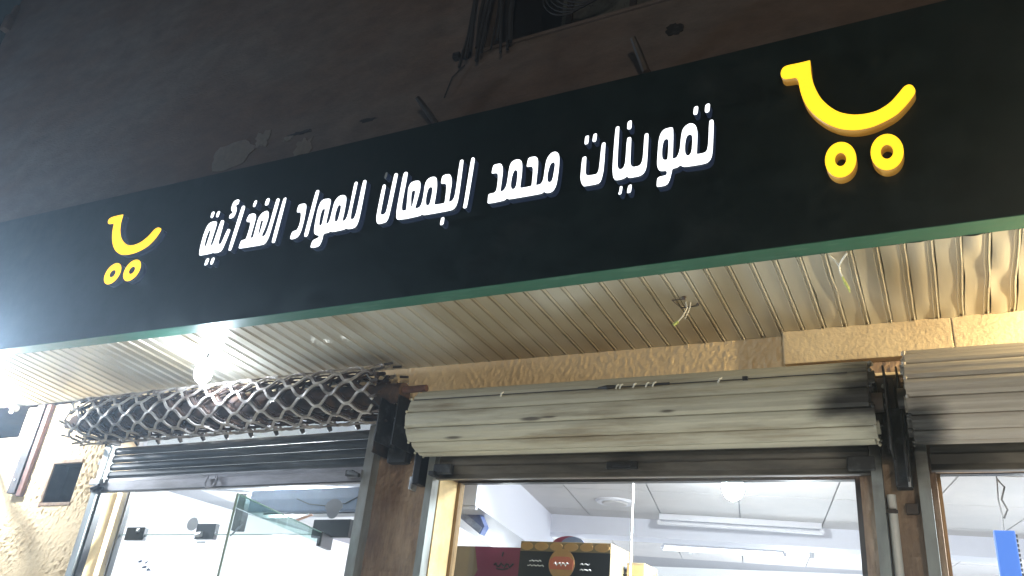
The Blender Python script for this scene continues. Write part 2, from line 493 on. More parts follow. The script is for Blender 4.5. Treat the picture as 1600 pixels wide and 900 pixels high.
# painted reveals of the door openings
m = MB(); m.box(-2.604, -2.582, YW - 0.002, 4.165, 0, 2.60); m.build("door_reveal", reveal_m, bld)
m = MB(tilt); m.box(-5.503, -5.475, YW - 0.002, 4.085, 0, 2.64); m.build("door_reveal", reveal_m, bld)
m = MB(); m.box(-0.05, -0.028, YW - 0.002, 4.165, 0, 2.60); m.build("door_reveal", reveal_m, bld)

# upper storey
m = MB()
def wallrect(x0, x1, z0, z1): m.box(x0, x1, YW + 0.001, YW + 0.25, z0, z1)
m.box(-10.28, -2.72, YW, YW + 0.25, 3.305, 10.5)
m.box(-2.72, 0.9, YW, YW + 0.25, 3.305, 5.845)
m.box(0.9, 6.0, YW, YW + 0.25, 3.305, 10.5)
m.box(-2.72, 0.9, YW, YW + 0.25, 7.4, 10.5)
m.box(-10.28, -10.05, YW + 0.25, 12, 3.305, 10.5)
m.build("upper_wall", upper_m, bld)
m = MB(); m.box(-10.33, -10.2, YW - 0.08, YW + 0.02, 8.55, 8.80); m.box(-10.31, -10.22, YW - 0.05, YW + 0.02, 8.80, 8.98); m.build("corner_bracket", upper_m, bld, bevel=0.02)
m = MB(); m.box(-2.72, 0.9, YW + 0.20, YW + 0.249, 5.845, 7.4); m.build("window_recess", black_m, bld)
m = MB()
m.box(-2.72, 0.9, YW - 0.02, YW + 0.2, 5.815, 5.843)
m.build("window_sill", upper_m, bld, bevel=0.005)
m = MB()
for k in range(6):
    x = -2.1 + k * 0.5
    m.box(x, x + 0.045, YW + 0.10, YW + 0.13, 5.845, 7.4)
m.box(-2.3, 0.9, YW + 0.09, YW + 0.14, 6.6, 6.65)
wf = m.build("window_frame", dark_m, bld)
m = MB(); m.box(-2.15, -1.35, YW + 0.135, YW + 0.16, 5.95, 7.3)
m.build("window_pane", mat("dusty_pane", (0.10, 0.105, 0.10), 0.35, grain=0.3, stain=(0.04, 0.04, 0.04), stain_scale=4), bld)

def blob(mb, cx, cz, rx, rz, y0, y1, n=22, seed=0, jag=0.3):
    rnd = random.Random(seed); pr = []
    for k in range(n):
        a = 2 * PI * k / n
        q = 1 + rnd.uniform(-jag, jag)
        # squarish outline
        c, s_ = math.cos(a), math.sin(a)
        sq = 1 / max(abs(c), abs(s_)) ** 0.6
        pr.append((cx + rx * q * c * sq, cz + rz * q * s_ * sq))
    mb.prism_y(pr, y0, y1)
m = MB(); blob(m, -5.18, 5.43, 0.235, 0.135, YW - 0.008, YW + 0.01, seed=2, jag=0.12); m.build("plaster_patch", patch_m, bld)
m = MB(); blob(m, -4.86, 5.52, 0.075, 0.08, YW - 0.006, YW + 0.01, seed=5); m.build("plaster_patch", patch_m, bld)
m = MB(); blob(m, -4.35, 5.32, 0.09, 0.085, YW - 0.007, YW + 0.01, seed=9); blob(m, -4.55, 5.46, 0.05, 0.022, YW - 0.005, YW + 0.01, seed=11); m.build("plaster_patch", patch_m, bld)
m = MB(); blob(m, -4.42, 5.49, 0.11, 0.016, YW - 0.004, YW + 0.01, seed=3, jag=.45); blob(m, -3.72, 5.44, 0.09, 0.014, YW - 0.004, YW + 0.01, seed=4, jag=.45); m.build("dark_scar", soot_m, bld)
m = MB(); blob(m, -1.235, 5.545, 0.055, 0.048, YW - 0.004, YW + 0.01, seed=6, jag=.25); m.build("wall_hole", soot_m, bld)
# slabs carrying on behind, closing the interior of the building
m = MB(); m.box(-10.05, 6.0, YW + 0.26, 12, 3.34, 3.55); m.build("floor_slab", upper_m, bld)

# low wall to the left of the building
m = MB(tilt); relief(m, -9.5, -6.775, 1.4, 3.06, YW + 0.02, 0.03, 0.012); m.box(-9.5, -6.775, YW + 0.02, YW + 0.18, 0, 1.4)
o = m.build("boundary_wall", stucco); o["label"] = "low brightly lit stucco wall running off beyond the building's left corner"; o["category"] = "wall"

# rusty channel on the left wall
t = thing("wall_channel", "dark rusty vertical channel fixed to the overlit left wall beside the square hole", "channel", (-6.5, YW, 2.5))
m = MB(tilt); m.box(-6.58, -6.485, YW - 0.05, YW - 0.002, 2.575, 3.30); m.build("channel_face", dark_m, t, bevel=0.003)
m = MB(tilt); m.box(-6.483, -6.425, YW - 0.035, YW - 0.002, 2.555, 3.30); m.build("channel_edge", rust_m, t, bevel=0.003)
m = MB(tilt)
for z in (2.68, 2.92, 3.16): m.tube([(-6.53, YW - 0.056, z), (-6.53, YW - 0.048, z)], 0.008, 6)
m.build("rivet", alu_m, t)

# red pipe stub by the far left corner
t = thing("red_pipe", "short red pipe sticking out under the soffit at the far left corner", "pipe", (-7.0, 3.9, 3.3))
m = MB(); m.tube([(-7.28, YW - 0.09, 3.36), (-6.86, YW - 0.09, 3.21)], 0.022, 10); m.build("pipe_body", redpipe_m, t, smooth=True)
m = MB(); m.tube([(-6.87, YW - 0.09, 3.215), (-6.80, YW - 0.09, 3.19)], 0.030, 10); m.tube([(-6.83, YW - 0.09, 3.20), (-6.80, YW - 0.12, 3.15)], 0.018, 8); m.build("pipe_joint", alu_m, t, smooth=True)

# ================================================================== sign
sign = thing("shop_sign", "long dark green fascia sign with lit white Arabic lettering and yellow cart emblems", "sign", (-2.9, 3.1, ZB))
XL, XR = -9.6, 2.6
def zb_(x): return ZB + (0.0045 * max(0, -3.5 - x))
def zt_(x): return 4.432 + 0.019 * max(0, -2.6 - x)
XLt = XL
xs = [XL, -6.5, -3.5, -1.0, XR]
m = MB()
vs = []; fs = []
for x in xs:
    vs += [(x, 3.1, zb_(x)), (x, 3.1, zt_(x)), (x, 3.2, zt_(x)), (x, 3.2, zb_(x) + 0.012)]
for i in range(len(xs) - 1):
    a = i * 4; b = a + 4
    fs += [(a, b, b + 1, a + 1), (a + 1, b + 1, b + 2, a + 2), (a + 2, b + 2, b + 3, a + 3), (a + 3, b + 3, b, a)]
fs += [(0, 1, 2, 3), tuple(range(len(vs) - 4, len(vs)))[::-1]]
m.add(vs, fs); m.build("sign_face", sign_m, sign)
# green return strip along the bottom, folded in under the face
m = MB(); vs = []; fs = []
for x in xs:
    z = zb_(x)
    vs += [(x, 3.0985, z + 0.001), (x, 3.0985, z - 0.003), (x, 3.201, z - 0.003), (x, 3.201, z + 0.001)]
for i in range(len(xs) - 1):
    a = i * 4; b = a + 4
    fs += [(a, b, b + 1, a + 1), (a + 1, b + 1, b + 2, a + 2), (a + 2, b + 2, b + 3, a + 3), (a + 3, b + 3, b, a)]
m.add(vs, fs); m.build("bottom_trim", trim_m, sign)
m = MB()
for k, x in enumerate((-5.78, -5.60, -5.42)):
    m.box(x, x + 0.10 - 0.02 * k, 3.115, 3.185, ZB + 0.008, ZB + 0.0095)
m = MB()

def chaikin(p, n=2, q=0.22):
    for _ in range(n):
        o = []
        for i in range(len(p)):
            a, b = p[i], p[(i + 1) % len(p)]
            o += [(a[0] + (b[0] - a[0]) * q, a[1] + (b[1] - a[1]) * q), (b[0] + (a[0] - b[0]) * q, b[1] + (a[1] - b[1]) * q)]
        p = o
    return p

def channel_piece(name, polys, yf, yb, mats, parent):
    """a channel-letter piece: lit front face, return of its real depth"""
    cu = bpy.data.curves.new("c", 'CURVE')
    cu.dimensions = '2D'; cu.fill_mode = 'BOTH'
    cu.extrude = (yb - yf) / 2
    for p in polys:
        sp = cu.splines.new('POLY')
        sp.points.add(len(p) - 1)
        for i, (x, z) in enumerate(p):
            sp.points[i].co = (x, z, 0, 1)
        sp.use_cyclic_u = True
    ob = bpy.data.objects.new("c", cu)
    COL.objects.link(ob)
    dg = bpy.context.evaluated_depsgraph_get()
    me = bpy.data.meshes.new_from_object(ob.evaluated_get(dg))
    bpy.data.objects.remove(ob); bpy.data.curves.remove(cu)
    me.name = name
    org = ORG[parent.name]
    ym = (yf + yb) / 2
    # curve (x, y, z) -> world (x, ym - z, y)
    for v in me.vertices:
        x, z, d = v.co
        v.co = Vector((x, ym - d, z)) - org
    bm = bmesh.new(); bm.from_mesh(me)
    bmesh.ops.remove_doubles(bm, verts=bm.verts, dist=1e-5)
    bmesh.ops.recalc_face_normals(bm, faces=bm.faces)
    bm.to_mesh(me); bm.free()
    me.materials.clear()
    for q in mats: me.materials.append(q)
    for p in me.polygons:
        p.material_index = 0 if p.normal.y < -0.7 else 1
    o = bpy.data.objects.new(name, me)
    COL.objects.link(o)
    o.parent = parent
    ORG[o.name] = org
    return o

SIGN_SHAPES = [
 ('letter',[[-4020,3801,-4010,3787,-3998,3786,-3908,3786,-3896,3792,-3882,3785,-3852,3783,-3825,3789,-3813,3812,-3794,3934,-3801,3943,-3818,3949,-3826,3941,-3841,3868,-3848,3845,-3864,3845,-3872,3861,-3872,3882,-3874,4010,-3881,4022,-3897,4028,-3909,4021,-3917,3893,-3920,3855,-3935,3845,-3940,3858,-3935,4010,-3947,4026,-3973,4032,-4006,4028,-4025,4006,-4034,3937,-4030,3849],[-3980,3977,-3974,3939,-3977,3853,-3984,3848,-3994,3862,-3999,3912,-3994,3962]]),
 ('dot',[[-4017,4069,-4000,4060,-3991,4065,-3988,4101,-3997,4110,-4010,4110,-4017,4103]]),
 ('dot',[[-3967,4065,-3952,4057,-3942,4060,-3939,4095,-3946,4104,-3959,4104,-3967,4097]]),
 ('dot',[[-3942,3710,-3935,3706,-3921,3707,-3915,3713,-3911,3746,-3918,3755,-3931,3756,-3940,3749]]),
 ('dot',[[-3892,3709,-3877,3703,-3867,3707,-3863,3744,-3868,3752,-3884,3753,-3891,3747]]),
 ('letter',[[-3840,4032,-3825,4025,-3801,4029,-3792,4046,-3789,4077,-3795,4098,-3810,4119,-3803,4124,-3790,4125,-3788,4150,-3795,4162,-3813,4166,-3837,4159,-3845,4138,-3845,4106,-3839,4089,-3821,4073,-3818,4063,-3834,4063,-3842,4052]]),
 ('letter',[[-3765,3792,-3756,3783,-3743,3782,-3735,3791,-3718,4086,-3726,4101,-3742,4107,-3754,4099]]),
 ('dot',[[-3654,4083,-3639,4076,-3630,4080,-3626,4117,-3635,4126,-3647,4124,-3652,4116]]),
 ('dot',[[-3552,4078,-3542,4069,-3526,4069,-3520,4075,-3519,4109,-3527,4121,-3542,4122,-3550,4114]]),
 ('letter',[[-3678,3792,-3669,3785,-3646,3783,-3473,3779,-3457,3789,-3447,3809,-3440,3837,-3431,4088,-3439,4101,-3453,4105,-3463,4096,-3467,3908,-3476,3854,-3485,3842,-3502,3843,-3505,3854,-3494,3901,-3488,3972,-3497,4007,-3509,4024,-3526,4028,-3553,4020,-3569,4001,-3578,3977,-3577,3871,-3576,3848,-3593,3845,-3599,3858,-3596,3983,-3604,4010,-3616,4024,-3637,4030,-3665,4027,-3672,4011,-3676,3989,-3670,3976,-3654,3970,-3640,3968,-3634,3959,-3630,3924,-3634,3847,-3646,3844,-3671,3842,-3676,3828],[-3529,3960,-3526,3943,-3530,3869,-3536,3855,-3541,3873,-3545,3932,-3547,3955,-3542,3963]]),
 ('letter',[[-3410,3791,-3401,3781,-3386,3780,-3379,3790,-3377,4087,-3383,4099,-3397,4097,-3405,4086]]),
 ('letter',[[-3265,3790,-3257,3783,-3235,3780,-3209,3787,-3196,3803,-3188,3840,-3187,3916,-3194,3994,-3203,4015,-3216,4023,-3245,4025,-3262,4020,-3266,3991,-3262,3971,-3255,3966,-3237,3966,-3224,3954,-3215,3889,-3222,3849,-3230,3839,-3251,3838,-3262,3830,-3265,3812]]),
 ('letter',[[-3158,3791,-3152,3783,-3134,3781,-3128,3792,-3127,3861,-3120,4090,-3125,4099,-3139,4103,-3150,4096,-3158,3847]]),
 ('letter',[[-3088,3706,-3081,3698,-3053,3695,-3026,3697,-3014,3715,-3009,3742,-3010,3774,-2999,3780,-2972,3780,-2962,3788,-2949,3781,-2932,3779,-2859,3781,-2849,3789,-2836,3780,-2806,3778,-2781,3782,-2768,3810,-2765,3871,-2769,4087,-2775,4098,-2787,4102,-2798,4095,-2797,3883,-2805,3847,-2814,3841,-2828,3845,-2832,3858,-2836,3908,-2834,4091,-2839,4099,-2850,4103,-2860,4097,-2856,3912,-2861,3860,-2871,3844,-2885,3841,-2889,3856,-2887,3887,-2891,3981,-2899,4008,-2912,4021,-2930,4027,-2954,4025,-2973,4007,-2982,3986,-2984,3923,-2985,3873,-2992,3847,-3005,3842,-3009,3856,-3009,3928,-3009,3997,-3017,4015,-3032,4022,-3061,4025,-3081,4021,-3093,4001,-3100,3957,-3097,3893,-3093,3830,-3084,3797,-3072,3783,-3042,3773,-3040,3765,-3048,3756,-3071,3752,-3084,3742],[-3047,3956,-3040,3946,-3040,3927,-3039,3852,-3045,3840,-3056,3842,-3062,3856,-3067,3913,-3063,3950],[-2931,3959,-2923,3950,-2920,3924,-2923,3862,-2931,3846,-2940,3847,-2947,3857,-2954,3899,-2949,3948,-2942,3959]]),
 ('letter',[[-2641,3805,-2632,3784,-2617,3775,-2594,3776,-2572,3778,-2560,3793,-2555,3825,-2549,4083,-2553,4096,-2566,4103,-2577,4098,-2581,3855,-2589,3837,-2609,3833,-2618,3839,-2621,3857,-2620,4023,-2625,4036,-2636,4040,-2646,4034,-2647,3839]]),
 ('unlit_dot',[[-2646,4086,-2637,4080,-2629,4083,-2626,4116,-2632,4124,-2642,4121]]),
 ('letter',[[-2507,3806,-2499,3786,-2486,3780,-2440,3776,-2344,3779,-2335,3787,-2323,3780,-2302,3778,-2152,3777,-2132,3783,-2119,3801,-2112,3848,-2116,4083,-2120,4094,-2133,4098,-2141,4090,-2138,3880,-2144,3849,-2156,3836,-2171,3834,-2172,3846,-2170,3951,-2177,3986,-2188,4010,-2202,4019,-2233,4019,-2242,4007,-2243,3972,-2237,3963,-2215,3960,-2205,3950,-2200,3914,-2197,3836,-2203,3832,-2263,3833,-2263,3845,-2263,3943,-2272,3994,-2281,4013,-2294,4021,-2316,4023,-2337,4013,-2349,3988,-2346,3904,-2349,3855,-2357,3838,-2370,3833,-2387,3834,-2386,3846,-2374,3954,-2380,3994,-2387,4010,-2400,4018,-2429,4020,-2450,4011,-2459,3982,-2454,3925,-2446,3841,-2448,3833,-2468,3834,-2477,3844,-2482,3881,-2480,4078,-2484,4090,-2497,4097,-2508,4092,-2512,4073,-2513,3859],[-2407,3953,-2405,3935,-2409,3856,-2414,3845,-2419,3861,-2427,3909,-2430,3948,-2423,3957],[-2302,3956,-2293,3946,-2290,3915,-2293,3850,-2301,3837,-2316,3841,-2323,3862,-2326,3900,-2322,3944,-2313,3956]]),
 ('letter',[[-2077,3783,-2070,3776,-2058,3774,-2051,3783,-2044,4073,-2049,4091,-2060,4097,-2070,4090,-2074,3804]]),
 ('dot',[[-2206,3702,-2201,3696,-2187,3696,-2183,3708,-2184,3737,-2189,3744,-2200,3743,-2205,3738]]),
 ('letter',[[-1929,3784,-1925,3778,-1903,3776,-1839,3777,-1824,3781,-1817,3790,-1808,3783,-1799,3779,-1626,3777,-1613,3780,-1606,3789,-1597,3779,-1583,3774,-1562,3776,-1546,3794,-1538,3829,-1534,3922,-1537,3979,-1543,4000,-1553,4014,-1567,4021,-1586,4017,-1602,3999,-1611,3972,-1614,3929,-1616,3868,-1622,3846,-1632,3836,-1656,3835,-1655,3846,-1655,3953,-1658,3987,-1665,4006,-1677,4016,-1704,4018,-1717,4013,-1720,3982,-1721,3962,-1712,3959,-1692,3958,-1683,3947,-1680,3906,-1680,3844,-1682,3835,-1744,3836,-1746,3843,-1744,3934,-1749,3988,-1758,4009,-1775,4021,-1798,4021,-1815,4010,-1824,3985,-1826,3883,-1832,3856,-1844,3839,-1861,3838,-1860,3850,-1859,3958,-1864,3989,-1873,4010,-1884,4018,-1914,4019,-1924,4012,-1928,3973,-1925,3963,-1914,3962,-1895,3960,-1887,3949,-1883,3905,-1884,3857,-1890,3841,-1901,3837,-1927,3837,-1930,3827],[-1784,3957,-1773,3947,-1769,3929,-1769,3857,-1778,3839,-1789,3838,-1798,3847,-1803,3869,-1802,3912,-1795,3949],[-1570,3958,-1561,3949,-1558,3932,-1564,3853,-1573,3838,-1584,3838,-1593,3849,-1596,3883,-1590,3929,-1583,3951]]),
 ('letter',[[-1410,3813,-1401,3789,-1392,3775,-1378,3774,-1325,3773,-1307,3779,-1298,3804,-1291,3853,-1290,4004,-1292,4013,-1302,4014,-1311,4010,-1316,3858,-1324,3835,-1337,3832,-1373,3834,-1382,3840,-1387,3853,-1388,3942,-1390,3951,-1401,3952,-1411,3947,-1413,3838]]),
 ('dot',[[-1404,4031,-1399,4025,-1387,4026,-1383,4031,-1382,4070,-1384,4077,-1395,4078,-1403,4072]]),
 ('dot',[[-1362,4035,-1355,4030,-1345,4030,-1341,4035,-1339,4072,-1342,4080,-1352,4080,-1359,4075]]),
 ('dot',[[-1180,4067,-1173,4062,-1162,4061,-1158,4069,-1158,4105,-1160,4114,-1169,4114,-1178,4108,-1180,4090]]),
 ('dot',[[-1211,3694,-1203,3691,-1194,3692,-1190,3729,-1192,3736,-1201,3737,-1204,3732,-1204,3713]]),
 ('dot',[[-1167,3695,-1163,3691,-1150,3691,-1146,3699,-1144,3729,-1146,3736,-1155,3736,-1162,3730]]),
 ('letter',[[-1243,3813,-1238,3792,-1229,3778,-1216,3774,-1186,3776,-1170,3787,-1161,3777,-1151,3774,-1105,3774,-1088,3785,-1078,3802,-1072,3834,-1069,4004,-1072,4014,-1082,4016,-1090,4011,-1093,3878,-1100,3845,-1113,3833,-1141,3833,-1152,3844,-1157,3868,-1156,4002,-1159,4012,-1169,4015,-1179,4010,-1181,3873,-1188,3842,-1203,3832,-1216,3841,-1223,3867,-1221,4085,-1223,4094,-1234,4095,-1242,4089,-1247,3863]]),
 ('letter',[[-1022,3701,-1017,3696,-984,3695,-969,3702,-959,3726,-952,3760,-949,3782,-925,3783,-911,3794,-901,3784,-885,3778,-791,3775,-771,3791,-761,3824,-754,4002,-758,4014,-767,4017,-776,4011,-780,3888,-786,3848,-798,3837,-835,3837,-834,3847,-831,3924,-831,3967,-838,3999,-851,4016,-868,4022,-886,4014,-902,3996,-909,3955,-913,3889,-921,3855,-931,3839,-948,3837,-948,3849,-946,3952,-947,3995,-949,4015,-956,4021,-990,4020,-1008,4001,-1018,3963,-1022,3872,-1023,3823,-1018,3798,-1009,3784,-996,3779,-978,3778,-974,3770,-975,3755,-983,3752,-1013,3751,-1021,3739],[-976,3958,-969,3948,-969,3914,-972,3842,-977,3838,-992,3841,-1000,3861,-1000,3909,-994,3948,-986,3958],[-868,3959,-856,3950,-854,3918,-858,3858,-868,3840,-880,3839,-890,3860,-890,3908,-883,3949]]),
 ('dot',[[-851,4074,-847,4065,-835,4064,-830,4072,-827,4105,-830,4113,-841,4114,-848,4108]]),
 ('dot',[[-796,4072,-791,4063,-780,4063,-774,4069,-771,4106,-774,4113,-784,4115,-794,4107]]),
 ('cart',[[-446,4195,-436,4222,-416,4231,-368,4228,-315,4230,-315,4226,-315,4142,-307,4081,-286,4009,-254,3954,-216,3911,-163,3883,-110,3875,-63,3880,-15,3907,21,3947,44,3976,61,3984,76,3976,86,3947,80,3926,47,3882,5,3840,-43,3817,-96,3800,-156,3800,-215,3821,-267,3861,-313,3918,-345,3978,-366,4059,-372,4148,-409,4150,-430,4153,-443,4169]]),
 ('cart',[[-5078,4216,-5079,4241,-5049,4256,-4931,4255,-4926,4249,-4922,4184,-4899,4116,-4863,4054,-4810,4006,-4750,3973,-4684,3969,-4621,3984,-4568,4021,-4530,4069,-4498,4075,-4462,4058,-4459,4038,-4492,3978,-4541,3933,-4608,3909,-4672,3898,-4742,3899,-4809,3913,-4879,3955,-4930,4010,-4969,4080,-4990,4139,-4999,4190,-5024,4192,-5058,4196]]),
]

carts = []
for nm, polys in SIGN_SHAPES:
    pl = [chaikin([(q[i] / 1000, q[i + 1] / 1000) for i in range(0, len(q), 2)]) for q in polys]
    if nm == 'cart':
        carts.append(pl)
    elif nm == 'unlit_dot':
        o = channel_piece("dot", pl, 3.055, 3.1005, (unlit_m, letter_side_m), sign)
        o["label"] = "unlit grey dot"
    else:
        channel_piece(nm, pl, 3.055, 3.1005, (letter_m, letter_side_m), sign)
def ell(cx, cz, rx, rz, tl=0.0, n=40):
    return [(cx + rx * math.cos(2 * PI * k / n) * math.cos(tl) - rz * math.sin(2 * PI * k / n) * math.sin(tl),
             cz + rx * math.cos(2 * PI * k / n) * math.sin(tl) + rz * math.sin(2 * PI * k / n) * math.cos(tl)) for k in range(n)]
wheels = [[(-0.2258, 3.6687, 0.061, 0.0885, 0.022, 0.033), (-0.04875, 3.6668, 0.061, 0.0885, 0.023, 0.034)],
          [(-4.8176, 3.7676, 0.080, 0.080, 0.027, 0.027), (-4.624, 3.7661, 0.080, 0.080, 0.027, 0.027)]]
for pl, ww in zip(carts, wheels):
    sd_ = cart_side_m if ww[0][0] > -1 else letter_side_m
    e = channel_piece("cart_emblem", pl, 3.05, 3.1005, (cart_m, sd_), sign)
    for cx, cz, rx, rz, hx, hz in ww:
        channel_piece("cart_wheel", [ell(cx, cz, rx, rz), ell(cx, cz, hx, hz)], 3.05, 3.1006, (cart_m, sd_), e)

# anchor rods poking up behind the sign
for i, (x, z, dx, lab) in enumerate(((-2.99, 5.16, -0.14, "bent rusty anchor rod above the middle of the sign, left one"), (-1.40, 5.19, -0.06, "short rusty anchor rod above the sign near the dark wall hole"))):
    t = thing("anchor_rod", lab, "anchor rod", (x, YW, z))
    m = MB(); m.tube([(x + 0.02, YW - 0.02, z - 0.02), (x, YW - 0.07, z), (x + dx * .55, YW - 0.12, z + 0.12), (x + dx, YW - 0.17, z + 0.21)], [0.02, 0.026, 0.024, 0.02], 7); m.build("rod", dark_m, t, smooth=True)
    m = MB(); m.box(x - 0.035, x + 0.05, YW - 0.03, YW + 0.004, z - 0.065, z + 0.02); m.build("anchor_plate", patch_m if i == 0 else dark_m, t, bevel=0.006)

# bundle of cables and loops hanging by the upper window
t = thing("cable_bundle", "thick dark bundle of cables hanging beside the dark upstairs window", "cables", (-2.6, YW, 5.8))
rnd = random.Random(3)
for k in range(11):
    x = -2.80 + 0.027 * k
    pts = [(x + 0.02 * math.sin(j * 1.3 + k) + 0.035 * (5 - j) * (k - 5) / 10, YW - 0.05 - 0.02 * (k % 3), 5.68 + j * 0.3 + 0.05 * (k % 4)) for j in range(7)]
    m = MB(); m.tube(pts, rnd.uniform(0.009, 0.02), 6); m.build("cable", cable_m if k % 3 else cable2_m, t, smooth=True)
for k in range(5):
    cx, cz, r = -2.02 + 0.05 * k, 6.17 + 0.04 * k, 0.24 + 0.035 * k
    pts = [(cx + r * math.cos(a) * 0.9, YW - 0.03 - 0.01 * k, cz + r * math.sin(a)) for a in [PI * 0.95 + PI * 1.15 * j / 14 for j in range(15)]]
    m = MB(); m.tube(pts, 0.007, 5); m.build("cable_loop", cable2_m, t, smooth=True)
m = MB(); m.tube([(-2.86, YW - 0.02, 5.72), (-2.95, YW - 0.03, 5.62), (-3.0, YW - 0.02, 5.45)], 0.005, 5); m.build("loose_wire", cable_m, t, smooth=True)
m = MB(); m.box(-2.97, -2.91, YW - 0.05, YW, 5.80, 5.85); m.box(-2.89, -2.84, YW - 0.05, YW, 5.79, 5.86); m.build("junction_box", soot_m, t, bevel=0.006)

# ================================================================== soffit
sof = thing("canopy_soffit", "ribbed cream metal soffit under the sign, its planks dented at the right", "canopy soffit", (-2.0, 3.2, 3.32))
P0 = 0.36804; PP = 0.100216
Y0, Y1 = 3.2012, 3.99
def zsof(x, y):
    return ZB - 0.003 + 0.0045 * max(0, -3.5 - x) * (Y1 - y) / (Y1 - Y0) - (0.030 + 0.010 * max(0.0, -3.5 - x)) * (y - 3.2) / 0.776
def plank(x0, dent=0, seed=0, name="soffit_plank"):
    rnd = random.Random(seed)
    # profile: flat pan, folded edges up into the groove
    prof = [(0.0, 0.013), (0.0015, 0.0), (0.027, 0.0), (0.050, 0.0), (0.0730, 0.0), (0.0742, -0.0030), (0.0765, -0.0030), (0.0780, 0.0075), (0.0880, 0.0078), (0.0895, -0.0028), (0.0922, -0.0028), (0.0935, 0.0), (0.0972, 0.0), (0.0985, 0.0128), (0.0999, 0.0128)]
    ny = 26 if dent else 3
    vs = []; n = len(prof)
    for j in range(ny):
        t = j / (ny - 1); y = Y0 + (Y1 - Y0) * t
        for i, (px, pz) in enumerate(prof):
            dx = dz = 0.0
            if dent:
                q = noise.noise(Vector((seed * 3.7 + 0.3, t * 3.2, 0)))
                q2 = noise.noise(Vector((seed * 1.9, t * 3.0, px * 12)))
                dx = dent * 0.0065 * q * math.sin(PI * t)
                if 0.003 < px < 0.073:
                    c = math.sin(PI * (px - 0.003) / 0.070)
                    dz = dent * (0.007 * q2 * c + 0.004 * c * noise.noise(Vector((seed * 5.1, t * 2.5, 2.2))))
            vs.append((x0 + px + dx, y, zsof(x0, y) + pz + dz))
    fs = []
    for j in range(ny - 1):
        for i in range(n - 1):
            a = j * n + i
            fs.append((a, a + 1, a + n + 1, a + n))
    m = MB(); m.add(vs, fs)
    return m.build(name, soffit_m, sof, smooth=True)
base = None
for k in range(-22, 100):
    x0 = P0 - k * PP - 0.09
    if x0 > 2.5 or x0 < -9.5: continue
    if -8 <= k <= 7 or k in (14, 20, 24, 27, 33, 34):
        d = {7: 1.9, 6: 0.7, 5: 1.0, 4: .9, 3: 1.1, 2: 1.3, 1: 1.5, 0: 1.2}.get(k, 1.1 if k < 0 else 0.7)
        plank(x0, d, k + 50)
    elif x0 < -3.4:
        plank(x0, 0)
    else:
        if base is None: base = plank(x0, 0); bx = x0
        else: share(base, sof, (x0 - bx, 0, 0))
m = MB(); m.box(XL, XR, 3.2012, 4.0, 3.352, 3.36); m.build("backing_sheet", dark_m, sof)
# perforated corner of the canopy to the left, running on past the wall
# loose wires left hanging from the soffit
t = thing("hanging_wire", "pair of white wires with a yellow-green tip hanging mid-soffit by two screws", "wire", (-1.0, 3.5, 3.3))
zz = 3.3
m = MB(); m.tube([(-1.005, 3.49, zz + .004), (-1.0, 3.49, zz - .03), (-1.02, 3.485, zz - .075), (-1.045, 3.48, zz - 0.105)], 0.0035, 6); m.tube([(-0.985, 3.50, zz + .004), (-0.99, 3.5, zz - .03), (-1.01, 3.49, zz - .085)], 0.003, 6); m.build("wire_strand", wire_m, t, smooth=True)
m = MB(); m.tube([(-1.04, 3.48, zz - 0.10), (-1.062, 3.478, zz - 0.118)], 0.008, 6); m.build("wire_tip", wiretip_m, t, smooth=True)
m = MB()
m.ball((-1.0, 3.44, zz + .002), 0.011, 8, 6); m.ball((-0.955, 3.52, zz), 0.008, 8, 6)
m.tube([(-1.06, 3.44, zz - .004), (-1.0, 3.44, zz - .004)], 0.003, 5); m.tube([(-1.06, 3.44, zz - .003), (-1.04, 3.53, zz - .007)], 0.0022, 5); m.tube([(-1.04, 3.53, zz - .007), (-0.96, 3.53, zz - .004)], 0.003, 5)
m.build("screw", dark_m, t)
t = thing("hanging_wire", "forked white wire with yellow-green end hanging by the green trim at right", "wire", (-0.28, 3.25, 3.3))
m = MB(); m.tube([(-0.315, 3.215, zz + .012), (-0.295, 3.235, zz - .005), (-0.285, 3.26, zz - .02), (-0.283, 3.275, zz - .045), (-0.275, 3.29, zz - .065)], 0.0042, 6); m.tube([(-0.245, 3.21, zz + .010), (-0.268, 3.23, zz - .008), (-0.285, 3.26, zz - .02)], 0.0045, 6); m.build("wire_strand", wire_m, t, smooth=True)
m = MB(); m.tube([(-0.278, 3.285, zz - .058), (-0.268, 3.30, zz - .085), (-0.258, 3.315, zz - .105), (-0.256, 3.32, zz - .12)], [0.005, 0.007, 0.006, 0.002], 6); m.build("wire_tip", wiretip_m, t, smooth=True)

# bulbs hanging under the soffit
def bulb(loc, top, m_, label, r=0.04, tall=1.25, shade=False):
    x, y, z = loc
    t = thing("led_bulb", label, "light bulb", (x, y, top))
    q = MB(); q.tube([(x, y, top + 0.01), (x, y, top - 0.006)], 0.028, 16); q.build("ceiling_rose", alu_m, t, smooth=True)
    q = MB(); q.tube([(x, y, top), (x, y, z + r * tall + 0.03)], 0.006, 6); q.build("cord", cable_m, t)
    q = MB(); q.tube([(x, y, z + r * tall + 0.035), (x, y, z + r * tall * 0.9)], [0.016, 0.022], 12); q.build("lamp_holder", tube_off_m, t, smooth=True)
    q = MB(); q.ball((x, y, z), r, 18, 12, tall); q.build("globe", m_, t, smooth=True)
    if shade:
        q = MB(); q.tube([(x, y, z + r * tall + 0.015), (x, y, z + r * 1.2), (x, y, z + r * 0.75), (x, y, z + r * 0.70)], [0.018, r * 0.62, r * 0.98, r * 0.96], 20); q.build("heat_sink", tube_off_m, t, smooth=True)
    return t
bulb((-4.19, 3.475, 3.165), 3.305, bulb_m, "glaring white LED bulb hanging under the soffit above the rolled grille", 0.056)
bulb((-6.78, 3.42, 3.13), 3.305, bulb_left_m, "fiercely bright white bulb under the soffit at the far left end", 0.052)
